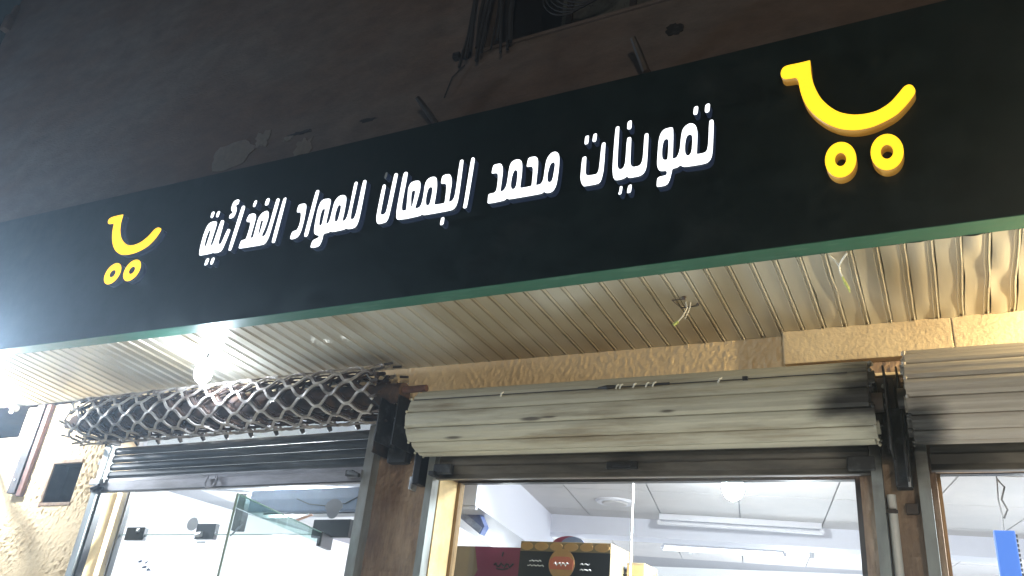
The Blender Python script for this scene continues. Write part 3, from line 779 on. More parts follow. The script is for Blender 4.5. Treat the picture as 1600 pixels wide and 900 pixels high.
bulb((1.15, 3.56, 3.14), 3.295, bulb_warm_m, "warm bulb under the soffit beyond the right edge lighting the beam", 0.030)
# cable dangling from the far-left bulb (its shadow crosses the left wall)
m = MB(); m.tube([(-6.98, 3.965, 2.83), (-6.93, 3.90, 2.80), (-6.72, 3.74, 2.77), (-6.56, 3.64, 2.76), (-6.50, 3.60, 2.74)], 0.018, 8)
o = m.build("dangling_cable", cable_m, smooth=True); o["label"] = "thick dark cable end jutting out of the overlit wall at the far left edge"; o["category"] = "cable"

# ================================================================== rolled-up slat shutters (coils)
def coil_shutter(label, x0, x1, yc, zc, r, m_, bar_z, n=20, phase=0.0, jag=0.012, rails=True, lock=None, seed=0, group="rolled-up slat shutters over the glass fronts", rail_l=None, rail_r=None):
    rnd = random.Random(seed)
    t = thing("roller_shutter", label, "roller shutter", ((x0 + x1) / 2, yc, zc), group)
    w = 2 * PI * r / n
    def slat_prof(a0, rad, ww, nn=n):
        # outer skin over one slat: groove at the joint, gentle crown, a shallow bead
        outer = [(0.00, -0.0095), (0.030, -0.0020), (0.07, 0.0002), (0.22, 0.0040), (0.38, 0.0042), (0.50, 0.0016), (0.62, 0.0018), (0.76, 0.0040), (0.90, 0.0010), (0.965, -0.0025), (1.0, -0.0095)]
        pr = []
        for s, h in outer:
            a = a0 + s * 2 * PI / nn
            rr = (rad + h) * (1 if True else 1)
            pr.append((yc + rr * math.cos(a), zc + rr * math.sin(a)))
        for s, h in outer[::-1]:
            a = a0 + s * 2 * PI / nn
            rr = rad - 0.0125
            pr.append((yc + rr * math.cos(a), zc + rr * math.sin(a)))
        return pr
    for k in range(n):
        a0 = phase + 2 * PI * k / n
        rad = r - 0.010 * k / n
        j0, j1 = rnd.uniform(-jag, jag), rnd.uniform(-jag, jag)
        q = MB(); q.prism_x(slat_prof(a0, rad, w), x0 + j0, x1 + j1); q.build("slat", m_, t)
    q = MB()
    for wrap in (1, 2, 3):
        nn = max(8, n - 2 * wrap)
        for k in range(nn):
            a0 = phase + 0.4 * wrap + 2 * PI * k / nn
            j0, j1 = rnd.uniform(-2.2 * jag, 1.3 * jag), rnd.uniform(-1.3 * jag, 2.2 * jag)
            q.prism_x(slat_prof(a0, r - 0.022 * wrap - 0.008, w, nn), x0 + j0, x1 + j1)
    q.build("inner_wraps", m_, t, kind="stuff")
    q = MB(); q.tube([(x0 - 0.05, yc, zc), (x1 + 0.04, yc, zc)], 0.045, 14); q.build("axle", dark_m, t, smooth=True)
    # end clips of the slats
    for side, xx in ((-1, x0), (1, x1)):
        q = MB()
        for k in range(n):
            a = phase + 2 * PI * (k + 0.95) / n
            rr = r - 0.004
            c = (xx + side * 0.006, yc + rr * math.cos(a), zc + rr * math.sin(a))
            q.ball(c, 0.0085, 6, 4)
        q.build("end_clips", coil_m if m_ is coil_m else coil2_m, t, kind="stuff")
    # the hanging length of curtain, slat by slat, and its bottom bar
    z = bar_z + 0.078
    yk = 3.935
    ztop = zc
    k = 0
    while z < zc - 0.02:
        q = MB(); zz_ = z
        q.prism_x([(yk, zz_), (yk - 0.006, zz_ + 0.012), (yk - 0.008, zz_ + 0.028), (yk - 0.006, zz_ + 0.044), (yk, zz_ + 0.056), (yk + 0.005, zz_ + 0.056), (yk + 0.005, zz_)], x0 + 0.05, x1 - 0.05)
        q.build("curtain_slat", bar_m, t); z += 0.0575; k += 1  # darker bar colour puts the shade below the coil into these slats
    q = MB(); q.prism_x([(yk - 0.018, bar_z), (yk - 0.020, bar_z + 0.004), (yk - 0.012, bar_z + 0.03), (yk - 0.014, bar_z + 0.074), (yk + 0.012, bar_z + 0.077), (yk + 0.016, bar_z)], x0 + 0.045, x1 - 0.045)
    q.build("bottom_bar", bar_m, t, bevel=0.002)
    for rx in (rail_l, rail_r):
        if rx is None: continue
        a, b = rx
        q = MB()
        q.box(a, b, 3.905, 3.911, 0, bar_z + 0.14); q.box(a, a + 0.004, 3.911, 3.971, 0, bar_z + 0.14); q.box(b - 0.004, b, 3.911, 3.971, 0, bar_z + 0.14)
        q.build("guide_rail", rail_m, t)
    return t

s2 = coil_shutter("large grey-green rolled-up slat shutter over the middle window, sooty at its right end", -2.625, -0.235, 3.79, 2.850, 0.1866, coil_m, 2.563, n=13, phase=0.16, seed=4, rail_l=(-2.635, -2.590), rail_r=(-0.281, -0.236), group=None)
s3 = coil_shutter("beige rolled-up slat shutter cut by the right edge of the picture", -0.085, 2.45, 3.77, 2.858, 0.205, coil2_m, 2.575, n=16, phase=0.30, seed=8, rail_l=(-0.097, -0.050), rail_r=(2.42, 2.47), group=None)
# a strand of wire tied along the front of the middle coil
def onc(e, x, r=0.190, yc=3.79, zc=2.850):     # a point on the coil's skin
    return (x, yc + r * math.cos(e), zc + r * math.sin(e))
q = MB(); q.tube([onc(math.radians(152), x, 0.1905 + 0.0006 * math.sin(x * 9)) for x in [-2.60 + 0.12 * i for i in range(20)]], 0.0028, 5); q.build("tie_wire", cable_m, s2)
q = MB()
for x in (-2.04, -1.39, -1.37, -1.30, -1.235, -1.20, -0.88):
    c = onc(math.radians(152), x, 0.193)
    q.tube([(c[0] - 0.006, c[1], c[2] - 0.010), (c[0] + 0.004, c[1] - 0.006, c[2] + 0.006), (c[0] + 0.012, c[1] - 0.002, c[2] + 0.012)], 0.0045, 5)
q.build("wire_knot", wire_m, s2)
q = MB(); c = onc(math.radians(152), -1.44, 0.194); q.tube([(c[0] - .05, c[1], c[2]), (c[0], c[1] - 0.004, c[2] - .001), (c[0] + .05, c[1], c[2] + .003)], [0.004, 0.011, 0.006], 6)
q.build("dark_clip", soot_m, s2); q = MB(); c = onc(math.radians(152), -1.15, 0.194); q.tube([(c[0] - .05, c[1], c[2]), (c[0] + .03, c[1], c[2])], 0.006, 6)
q.build("dark_clip", soot_m, s2); q = MB(); c = onc(math.radians(152), -0.76, 0.194); q.box(c[0] - .012, c[0] + .012, c[1] - 0.01, c[1] + 0.004, c[2] - .008, c[2] + .008)
q.build("dark_clip", soot_m, s2)
# locks on the middle bar
q = MB(); q.box(-1.535, -1.37, 3.895, 3.925, 2.604, 2.640); q.box(-1.50, -1.40, 3.885, 3.9, 2.612, 2.633); q.build("lock_body", black_m, s2, bevel=0.005)
q = MB(); q.box(-2.585, -2.47, 3.885, 3.925, 2.588, 2.645); q.box(-2.60, -2.56, 3.86, 3.93, 2.575, 2.600); q.build("corner_latch", soot_m, s2, bevel=0.006)
q = MB(); q.box(-0.375, -0.26, 3.89, 3.925, 2.575, 2.64); q.build("corner_latch", soot_m, s2, bevel=0.006)
q = MB(); q.box(-2.715, -2.668, 3.875, 3.97, 2.53, 2.73); q.build("end_plate", black_m, s2, bevel=0.004)
q = MB(); q.box(-2.735, -2.717, 3.885, 3.94, 2.50, 2.575); q.build("latch_pin", alu_m, s2, bevel=0.003)

# brackets carrying the coil axles between the middle and the right shutter
def plate(x, zs, ys, par, nm="axle_bracket", mm=soot_m):
    q = MB(); q.box(x, x + 0.008, ys[0], ys[1], zs[0], zs[1]); q.build(nm, mm, par, bevel=0.002)
t = thing("shutter_bracket", "soot-blackened steel brackets between the middle and the right rolled shutters", "bracket", (-0.16, YW, 2.75))
plate(-0.185, (2.62, 3.0), (3.72, 3.97), t); plate(-0.135, (2.52, 3.02), (3.80, 3.97), t)
q = MB(); q.box(-0.225, -0.155, 3.94, 3.968, 2.86, 3.02); q.build("bolt_plate", dark_m, t, bevel=0.002)
q = MB()
for z in (2.88, 2.93, 2.975): q.tube([(-0.195, 3.942, z), (-0.195, 3.928, z)], 0.011, 6)
q.build("bolt", alu_m, t)
q = MB(); q.box(-0.185, -0.118, 3.90, 3.968, 2.50, 2.86); q.build("channel_post", soot_m, t, bevel=0.006)
q = MB(); q.box(-0.135, -0.125, 3.885, 3.9, 2.50, 2.54); q.build("latch_pin", alu_m, t, bevel=0.002)
t = thing("shutter_bracket", "dark steel brackets on the stained pillar between the grille and the middle shutter", "bracket", (-2.85, YW, 2.8))
plate(-2.79, (2.72, 3.02), (3.72, 3.97), t); plate(-2.90, (2.74, 3.0), (3.70, 3.97), t); plate(-2.98, (2.70, 3.0), (3.80, 3.97), t, mm=dark_m)
q = MB(); q.box(-2.94, -2.80, 3.90, 3.968, 2.66, 2.88); q.build("motor_box", soot_m, t, bevel=0.02)
q = MB(); q.tube([(-2.80, 3.87, 2.83), (-2.76, 3.87, 2.87), (-2.74, 3.87, 2.80), (-2.77, 3.88, 2.74)], 0.013, 6); q.build("chain", soot_m, t)

# white pipe and small fixtures on the right pillar
t = thing("white_pipe", "white plastic pipe running down the rusty right pillar between two guide rails", "pipe", (-0.205, 3.94, 0))
q = MB(); q.tube([(-0.208, 3.94, 0.0), (-0.206, 3.94, 1.2), (-0.209, 3.94, 2.2), (-0.210, 3.94, 2.475)], 0.0185, 14); q.build("pipe_body", pvc_m, t, smooth=True)
q = MB(); q.tube([(-0.21, 3.94, 2.395), (-0.21, 3.94, 2.41)], 0.021, 12); q.box(-0.238, -0.195, 3.915, 3.93, 2.392, 2.412); q.build("pipe_clip", dark_m, t, bevel=0.002)
o = MB().box(-0.158, -0.108, 3.94, 3.972, 2.395, 2.44).build("socket_box", dark_m, bevel=0.004); o["label"] = "small dark box on the rusty pillar just right of the white pipe"; o["category"] = "box"

# ================================================================== left shop: dark slat shutter and rolled grille
t = thing("slat_shutter", "dark grey slat shutter partly lowered under the rolled grille of the left shop", "shutter", (-4.3, 3.93, 2.5))
for k in range(4):
    z = 2.652 + 0.058 * k
    q = MB(tilt); yk = 3.932
    q.prism_x([(yk, z + .001), (yk - 0.007, z + 0.006), (yk - 0.013, z + 0.020), (yk - 0.013, z + 0.036), (yk - 0.007, z + 0.050), (yk, z + 0.0565), (yk + 0.004, z + 0.0565), (yk + 0.004, z + .001)], -5.435, -3.11)
    q.build("slat", darkslat_m, t)
q = MB(tilt); q.prism_x([(3.905, 2.552), (3.908, 2.548), (3.936, 2.548), (3.936, 2.648), (3.924, 2.650), (3.921, 2.628), (3.908, 2.622)], -5.45, -3.10); q.build("bottom_bar", bargrey_m, t)
q = MB(tilt); q.box(-5.45, -3.10, 3.899, 3.9045, 2.552, 2.558); q.build("bar_lip", black_m, t)
# guide rails with projecting flanges
for a, b in ((-5.524, -5.462), (-3.098, -3.035)):
    q = MB(tilt); q.box(a, b, 3.900, 3.907, 0, 2.90); q.box(a, a + 0.005, 3.907, 3.972, 0, 2.90); q.box(b - 0.005, b, 3.907, 3.972, 0, 2.90)
    q.build("guide_rail", rail_m, t)
q = MB(tilt); q.box(-5.460, -5.440, 3.92, 3.97, 0, 2.55); q.build("dark_seal", black_m, t)
def ring(c, r, rr, n=18, a0=0, a1=2 * PI):
    return [(c[0] + r * math.cos(a0 + (a1 - a0) * k / n), c[1] - 0.008 * math.sin(PI * k / n), c[2] + r * 0.9 * math.sin(a0 + (a1 - a0) * k / n)) for k in range(n + 1)]
q = MB(tilt); q.tube(ring((-4.335, 3.893, 2.590), 0.048, 0, 18, PI, 2 * PI), 0.006, 6)
q.tube([(-4.383, 3.893, 2.59), (-4.375, 3.897, 2.63)], 0.006, 6); q.tube([(-4.287, 3.893, 2.59), (-4.295, 3.897, 2.63)], 0.006, 6)
q.box(-4.365, -4.305, 3.894, 3.905, 2.608, 2.628); q.build("ring_handle", bargrey_m, t, smooth=False)
q = MB(tilt); q.box(-3.21, -3.10, 3.893, 3.9048, 2.578, 2.625); q.build("latch_plate", bargrey_m, t, bevel=0.003)
q = MB(tilt); q.tube([(-3.20, 3.885, 2.61), (-3.15, 3.86, 2.60), (-3.07, 3.84, 2.575)], [0.010, 0.016, 0.012], 7); q.box(-3.20, -3.15, 3.87, 3.893, 2.585, 2.618); q.build("latch", soot_m, t)
q = MB(tilt); q.box(-5.55, -5.44, 3.88, 3.899, 2.60, 2.642); q.build("corner_bracket", rail_m, t, bevel=0.003)
q = MB(tilt); q.tube([(-5.50, 3.875, 2.57), (-5.42, 3.87, 2.59)], 0.014, 7); q.box(-5.52, -5.40, 3.884, 3.898, 2.55, 2.585); q.build("latch", soot_m, t)

gy, gz, gr = 3.79, 3.055, 0.178
gt = thing("rolled_grille", "rolled-up wavy steel grille hanging under the soffit over the left shop", "grille", (-4.4, gy, gz))
rnd = random.Random(21)
def wave_strip(rad, a0, amp, ph, x0, x1, m_, wdt=0.013, th=0.0055, period=0.226, jit=0.0):
    """one wavy flat bar, bent round the roll"""
    pts = []
    N = int((x1 - x0) / period * 12)
    for i in range(N + 1):
        x = x0 + (x1 - x0) * i / N
        p = 2 * PI * x / period + ph
        s = math.sin(p); s = max(-1, min(1, s * 1.18)) 
        a = a0 + amp * s
        rr = rad + 0.004 * math.cos(p * 2 + ph) + jit * noise.noise(Vector((x * 2.3, rad * 50, a0 * 3)))
        a += jit * 6 * noise.noise(Vector((x * 1.7, a0 * 5, 9.1)))
        pts.append((x, a, rr))
    q = MB(tilt); vs = []; fs = []
    n = len(pts)
    for i, (x, a, rr) in enumerate(pts):
        b = pts[max(0, i - 1)]; c = pts[min(n - 1, i + 1)]
        tx, ta = c[0] - b[0], (c[1] - b[1]) * rad
        L = math.hypot(tx, ta); nx, na = -ta / L, tx / L
        for sgn, dr in ((1, th), (1, -th), (-1, -th), (-1, th)):
            xx = x + nx * wdt * 0.5 * sgn
            aa = a + na * wdt * 0.5 * sgn / rad
            vs.append((xx, gy - (rr + dr) * math.cos(aa), gz + (rr + dr) * math.sin(aa)))
    for i in range(n - 1):
        for k in range(4):
            fs.append((i * 4 + k, i * 4 + (k + 1) % 4, (i + 1) * 4 + (k + 1) % 4, (i + 1) * 4 + k))
    fs += [(0, 1, 2, 3), (4 * n - 4, 4 * n - 3, 4 * n - 2, 4 * n - 1)]
    q.add(vs, fs)
    return q.build("wavy_bar", m_, gt, smooth=True)
NR = 16
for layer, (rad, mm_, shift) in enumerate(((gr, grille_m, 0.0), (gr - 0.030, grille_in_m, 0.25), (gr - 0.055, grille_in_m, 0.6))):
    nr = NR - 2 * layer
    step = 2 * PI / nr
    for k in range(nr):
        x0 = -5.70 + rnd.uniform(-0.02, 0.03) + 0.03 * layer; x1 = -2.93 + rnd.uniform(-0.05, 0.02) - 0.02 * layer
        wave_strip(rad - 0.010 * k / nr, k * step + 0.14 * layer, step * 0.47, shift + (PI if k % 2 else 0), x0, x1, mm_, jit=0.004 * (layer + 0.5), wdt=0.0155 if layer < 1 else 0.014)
q = MB(tilt); q.tube([(-5.80, gy, gz), (-5.55, gy, gz), (-5.0, gy, gz - 0.004), (-2.80, gy, gz)], [0.058, 0.10, 0.115, 0.06], 16); q.build("axle_drum", grille_in_m, gt, smooth=True)
q = MB(tilt); q.tube([(-2.80, gy - .01, gz + 0.012), (-2.64, gy - .01, gz + 0.014)], 0.021, 10); q.build("axle_end", rust_m, gt, smooth=True)
q = MB(tilt); q.tube([(-5.90, gy, gz - .01), (-5.70, gy, gz)], [0.03, 0.045], 9); q.build("axle_end", dark_m, gt, smooth=True)
# clips and cut bar ends at the right end
for k in range(16):
    a = rnd.uniform(0, 2 * PI); rr = rnd.uniform(0.07, gr); x = -2.96 + rnd.uniform(-0.03, 0.05)
    c = (x, gy - rr * math.cos(a), gz + rr * math.sin(a)); dx, dz, dy = rnd.uniform(-.03, .03), rnd.uniform(-.03, .03), rnd.uniform(-.02, .02)
    q = MB(tilt); q.tube([(c[0] - dx, c[1] - dy, c[2] - dz), (c[0] + dx, c[1] + dy, c[2] + dz)], rnd.uniform(0.007, 0.014), 4, flat=0.45)
    q.build("hinge_clip", [alu_m, grille_m, dark_m, grille_in_m][k % 4], gt)
for k in range(12):
    a = 2 * PI * k / 12 + .1
    q = MB(tilt); q.tube([(-2.93, gy - gr * math.cos(a), gz + gr * math.sin(a)), (-2.875, gy - (gr + .004) * math.cos(a + .05), gz + (gr + .004) * math.sin(a + .05))], 0.0085, 5); q.build("bar_end", dark_m, gt)
for k in range(9):
    a = 2 * PI * k / 9 + .3; rr = gr - 0.03
    q = MB(tilt); q.tube([(-5.70, gy - rr * math.cos(a), gz + rr * math.sin(a)), (-5.77, gy - (rr + .01) * math.cos(a + .2), gz + (rr + .012) * math.sin(a + .2))], 0.0085, 5); q.build("bar_end", grille_m, gt)
# hooks hanging down from the roll to the shutter below
for k in range(10):
    x = -5.20 + k * 0.222
    q = MB(tilt); q.tube([(x - 0.012, 3.90, 2.935), (x, 3.905, 2.905), (x + 0.008, 3.915, 2.885)], [0.012, 0.018, 0.012], 6); q.build("hook", dark_m, gt, smooth=True)
for s_, e_ in ((-5.515, -5.45), (-3.10, -3.03)):
    q = MB(tilt); q.box(s_, e_, 3.83, 3.968, 2.905, 3.10); q.build("axle_bracket", dark_m, gt, bevel=0.004)
q = MB(tilt); q.tube([(-5.60, 3.93, 2.98), (-5.53, 3.93, 2.84), (-5.55, 3.93, 2.79)], 0.011, 6); q.box(-5.58, -5.53, 3.92, 3.96, 2.76, 2.80); q.build("stay_bar", dark_m, gt)

# ================================================================== glass fronts
def pane(mb, x0, x1, y, z0, z1, th=0.010): return mb.box(x0, x1, y, y + th, z0, z1)
t = thing("glass_shopfront", "glass front of the left shop with black patch fittings and one leaf standing open", "glass front", (-4.3, 4.1, 0))
q = MB(tilt); q.box(-5.415, -5.36, 4.08, 4.13, 0, 2.60); q.build("frame_post", alu_m, t, bevel=0.003)
q = MB(tilt); q.box(-5.36, -5.34, 4.085, 4.125, 0, 2.60); q.build("frame_seal", black_m, t)
q = MB(tilt); q.box(-3.13, -3.08, 4.08, 4.13, 0, 2.62); q.build("frame_post", alu_m, t, bevel=0.003)
q = MB(tilt); pane(q, -5.34, -3.13, 4.10, 2.288, 3.03); q.build("transom_pane", glass_m, t)
q = MB(tilt); pane(q, -5.34, -4.452, 4.10, 0.02, 2.280); q.build("door_pane", glass_m, t)
q = MB(tilt); q.box(-5.34, -3.42, 4.098, 4.112, 2.281, 2.287); q.build("transom_edge", glass_edge_m, t)
frost_m = glass_mat("glass_pale_band", (0.80, 0.90, 0.88))
# open leaf swung out towards the street
hx, hy = -3.42, 4.105; fx, fy = -3.088, 2.96
dv = Vector((fx - hx, fy - hy, 0)); dn = dv.normalized(); nn_ = Vector((-dn.y, dn.x, 0)) * 0.006
def leaf(a, b, z0, z1, th=1.0):
    A = Vector((hx, hy, 0)) + dn * a; B = Vector((hx, hy, 0)) + dn * b
    return [(A + nn_ * th + Vector((0, 0, z0))), (B + nn_ * th + Vector((0, 0, z0))), (B - nn_ * th + Vector((0, 0, z0))), (A - nn_ * th + Vector((0, 0, z0))),
            (A + nn_ * th + Vector((0, 0, z1))), (B + nn_ * th + Vector((0, 0, z1))), (B - nn_ * th + Vector((0, 0, z1))), (A - nn_ * th + Vector((0, 0, z1)))]
BF = [(0, 1, 2, 3), (4, 5, 6, 7), (0, 1, 5, 4), (1, 2, 6, 5), (2, 3, 7, 6), (3, 0, 4, 7)]
ll = dv.length
q = MB(tilt); q.add(leaf(0.0, ll, 0.03, 2.268), BF); q.build("open_leaf", glass_m, t)
q = MB(tilt); q.add(leaf(0.0, ll, 2.2685, 2.2725), BF); q.add(leaf(ll + .0005, ll + 0.003, 0.03, 2.2725), BF); q.build("leaf_edge", glass_edge_m, t)
q = MB(tilt); q.add(leaf(0.0, ll, 2.205, 2.2684, 1.3), BF); q.build("leaf_top_band", frost_m, t)
q = MB(tilt); q.add(leaf(-0.02, 0.15, 2.19, 2.275, 2.4), BF); q.build("patch_fitting", black_m, t, bevel=0.003)
for (x0, x1, z0, z1) in ((-5.27, -5.08, 2.245, 2.335), (-4.575, -4.395, 2.252, 2.355), (-3.56, -3.27, 2.262, 2.372)):
    q = MB(tilt); q.box(x0, x1, 4.088, 4.122, z0, z1); q.build("patch_fitting", black_m, t, bevel=0.004)
q = MB(tilt); q.tube([(-4.55, 4.084, 2.28), (-4.50, 4.080, 2.285)], 0.018, 10); q.box(-4.53, -4.45, 4.082, 4.088, 2.226, 2.236); q.build("lock_cylinder", alu_m, t)
q = MB(tilt); q.tube([(-5.15, 4.084, 2.312), (-5.13, 4.080, 2.312)], 0.014, 10); q.build("lock_cylinder", alu_m, t)
# stickers and leftovers on the glass
def sticker(pts, mm_, y=4.0975):
    q = MB(tilt); q.prism_y(pts, y, y + 0.002); return q.build("sticker", mm_, t)
sticker([(-3.43 + .07 * math.sin(a) * (1 if math.cos(a) > -0.2 else 0.75), 2.445 + (.055 * math.cos(a) if math.cos(a) > -.5 else .055 * math.cos(a) - .012)) for a in [2 * PI * k / 20 for k in range(20)]], sticker_m)
sticker([(-4.63 + .055 * math.cos(a), 2.355 + .045 * math.sin(a)) for a in [2 * PI * k / 16 for k in range(16)]], mat("sticker_pale", (0.4, 0.41, 0.42), 0.5))
sticker([(-3.70, 2.365), (-3.58, 2.40), (-3.60, 2.41), (-3.66, 2.395), (-3.72, 2.375)], stick_or_m)
sticker([(-4.26, 2.275), (-4.20, 2.335), (-4.17, 2.35), (-4.19, 2.32), (-4.25, 2.27)], sticker_m)
sticker([(-3.20, 2.40), (-3.17, 2.43), (-3.15, 2.36), (-3.19, 2.31), (-3.18, 2.36)], sticker_m)
sticker([(-3.22, 2.14), (-3.18, 2.19), (-3.15, 2.17), (-3.15, 2.06), (-3.20, 2.07)], mat("sticker_blue", (0.25, 0.4, 0.6), 0.5))
rr_ = random.Random(5)
for k in range(9):
    x, z = -5.05 + rr_.uniform(-.06, .10), 2.0 + rr_.uniform(-.07, .10)
    sticker([(x, z), (x + rr_.uniform(.01, .05), z + .004), (x + rr_.uniform(.01, .04), z + .02), (x - .003, z + .012)], slate_m)

def simple_front(label, x0, x1, seam, zt=2.60, post_l=None, loc=0):
    t = thing("glass_shopfront", label, "glass front", ((x0 + x1) / 2, 4.18, 0))
    q = MB(); q.box(x0 - 0.02, x1 + 0.03, 4.170, 4.215, zt, zt + 0.04); q.build("frame_head", black_m, t)
    q = MB(); q.box(x1 - 0.002, x1 + 0.03, 4.165, 4.215, 0, zt); q.build("frame_post", black_m, t)
    q = MB(); q.box(x0 - 0.03, x0 + 0.001, 4.165, 4.215, 0, zt); q.build("frame_post", mat("frame_brown", (0.20, 0.13, 0.06), 0.5, grain=.1), t)
    if seam:
        q = MB(); pane(q, x0, seam - 0.0025, 4.188, 0.02, zt); q.build("glass_pane", glass_m, t)
        q = MB(); pane(q, seam + 0.0025, x1, 4.188, 0.02, zt); q.build("glass_pane", glass_m, t)
        q = MB(); q.box(seam - 0.003, seam + 0.003, 4.183, 4.203, 0.02, zt); q.build("glass_seam", glow_m, t)
    else:
        q = MB(); pane(q, x0, x1, 4.188, 0.02, zt); q.build("glass_pane", glass_m, t)
    return t
simple_front("wide glass window under the middle shutter with cartons piled behind it", -2.562, -0.372, -1.492)
simple_front("glass window under the beige shutter at the right edge with a blue LED sign inside", -0.010, 2.40, 1.2, zt=2.62)

# ================================================================== shop interior
m = MB(); m.box(-6.6, 3.5, 4.22, 9.5, 0.0, 0.03); m.build("shop_floor", floor_m, kind="structure")
m = MB()
m.box(-6.75, 3.6, 9.30, 9.4, 0.03, 2.95); m.box(-6.75, -6.65, 4.22, 9.3, 0.03, 2.95); m.box(3.5, 3.6, 4.22, 9.3, 0.03, 2.95)
m.box(-6.64, -5.51, 4.16, 4.2, 0.03, 2.95)
m.build("interior_wall", white_wall_m, kind="structure")
m = MB(); m.box(-6.65, -3.09, 4.16, 5.0, 3.20, 3.28); m.box(-6.65, -3.09, 4.97, 4.999, 2.866, 3.20); m.box(-3.12, -3.091, 4.16, 4.97, 2.866, 3.20)
m.build("ceiling_recess", white_wall_m, kind="structure")
CA, SA = math.cos(math.radians(12)), math.sin(math.radians(12))
def uv(u, v):      # the interior grid is turned 12 degrees from the facade
    return (u * CA - v * SA, u * SA + v * CA)
ceil = MB().box(-6.65, -3.09, 5.0, 9.3, 2.866, 2.95).box(-3.09, 3.5, 4.16, 9.3, 2.866, 2.95).build("ceiling", grid_m, kind="structure")
HC = 2.85
tile0 = None
pu, pv = 0.60, 0.77
u0, v0 = -0.65, 5.76
for i in range(-11, 8):
    for j in range(-6, 8):
        ua, va = u0 + i * pu, v0 + j * pv
        if j >= 2: va += 0.05
        cs = [uv(ua, va), uv(ua + pu, va), uv(ua + pu, va + pv), uv(ua, va + pv)]
        if min(c[1] for c in cs) < 4.17 or max(c[1] for c in cs) > 9.28: continue
        if min(c[0] for c in cs) < -6.6 or max(c[0] for c in cs) > 3.45: continue
        if min(c[0] for c in cs) < -3.08 and min(c[1] for c in cs) < 5.0: continue
        if tile0 is None:
            q = MB(); e = 0.005
            a = [uv(ua + e, va + e), uv(ua + pu - e, va + e), uv(ua + pu - e, va + pv - e), uv(ua + e, va + pv - e)]
            q.prism_z(a, HC, HC + 0.012)
            tile0 = q.build("ceiling_tile", tile_m, ceil); tu, tv = cs[0]
        else:
            share(tile0, ceil, (cs[0][0] - tu, cs[0][1] - tv, rnd.uniform(-0.0012, 0.0012)))
def uvbox(u0_, u1_, v0_, v1_, z0, z1, name, mm_, parent=None, **k):
    q = MB(); q.prism_z([uv(u0_, v0_), uv(u1_, v0_), uv(u1_, v1_), uv(u0_, v1_)], z0, z1); return q.build(name, mm_, parent, **k)
uvbox(-1.95, -1.58, 4.75, 6.8, 2.50, 2.862, "ceiling_bulkhead", lav_m, ceil)
uvbox(-2.6, 5.0, 6.80, 7.05, 2.705, 2.862, "ceiling_beam", lav_m, ceil)
uvbox(-1.92, -1.62, 6.78, 7.1, 0.03, 2.70, "column", lav_m, ceil)
uvbox(-1.95, -1.58, 4.76, 4.80, 2.48, 2.499, "bulkhead_trim", lav_m, ceil)

# ceiling fittings
t = thing("round_fitting", "flat round white ceiling fitting seen through the middle window", "ceiling light", (-2.21, 5.82, 2.85))
q = MB(); q.tube([(-2.21, 5.82, 2.851), (-2.21, 5.82, 2.835)], [0.15, 0.135], 28); q.build("rim", tube_off_m, t, smooth=False)
q = MB(); q.tube([(-2.21, 5.82, 2.836), (-2.21, 5.82, 2.826)], [0.10, 0.09], 24); q.build("diffuser", tile_m, t)
def tube_fitting(a, b, lit, label):
    t = thing("tube_light", label, "tube light", (a[0], a[1], HC))
    A, B = Vector((a[0], a[1], 0)), Vector((b[0], b[1], 0)); d = (B - A).normalized(); n_ = Vector((-d.y, d.x, 0)) * 0.028
    q = MB(); q.prism_z([tuple((A + n_).xy), tuple((B + n_).xy), tuple((B - n_).xy), tuple((A - n_).xy)], HC - 0.045, HC); q.build("batten", tube_off_m, t, bevel=0.004)
    q = MB(); q.tube([A + Vector((0, 0, HC - 0.066)), B + Vector((0, 0, HC - 0.066))], 0.016, 10); q.build("tube", tube_m if lit else tube_off_m, t, smooth=True)
    for e in (A, B):
        q = MB(); q.ball(e + Vector((0, 0, HC - 0.06)), 0.022, 8, 6); q.build("end_cap", tube_off_m, t)
tube_fitting((-2.01, 6.277), (-0.85, 6.579), False, "unlit tube light on the tiled ceiling in front of the beam")
tube_fitting((-2.36, 7.50), (-1.32, 7.70), True, "lit tube light on the far ceiling beyond the beam")
tube_fitting((-4.9, 5.0), (-3.8, 5.2), True, "lit tube light high inside the left shop")
tube_fitting((0.6, 5.2), (1.8, 5.45), True, "lit tube light inside the right window")
for (x, y, lab) in ((-1.10, 7.80, "small sprinkler head on the far ceiling, the right one of two"), (-2.184, 7.80, "small sprinkler head on the far ceiling, the left one of two, beside the lit tube")):
    t = thing("sprinkler", lab, "sprinkler", (x, y, HC))
    q = MB(); q.tube([(x, y, HC), (x, y, HC - 0.012)], 0.05, 14); q.build("rose", alu_m, t)
    q = MB(); q.tube([(x, y, HC - 0.01), (x, y, HC - 0.07)], [0.025, 0.02], 8); q.build("head", alu_m, t)
bulb((-1.097, 4.81, 2.715), HC + 0.012, bulb_in_m, "bright bulb standing in for a glare spot in the middle window", 0.062)  # added bulb stands in for a reflected glare spot

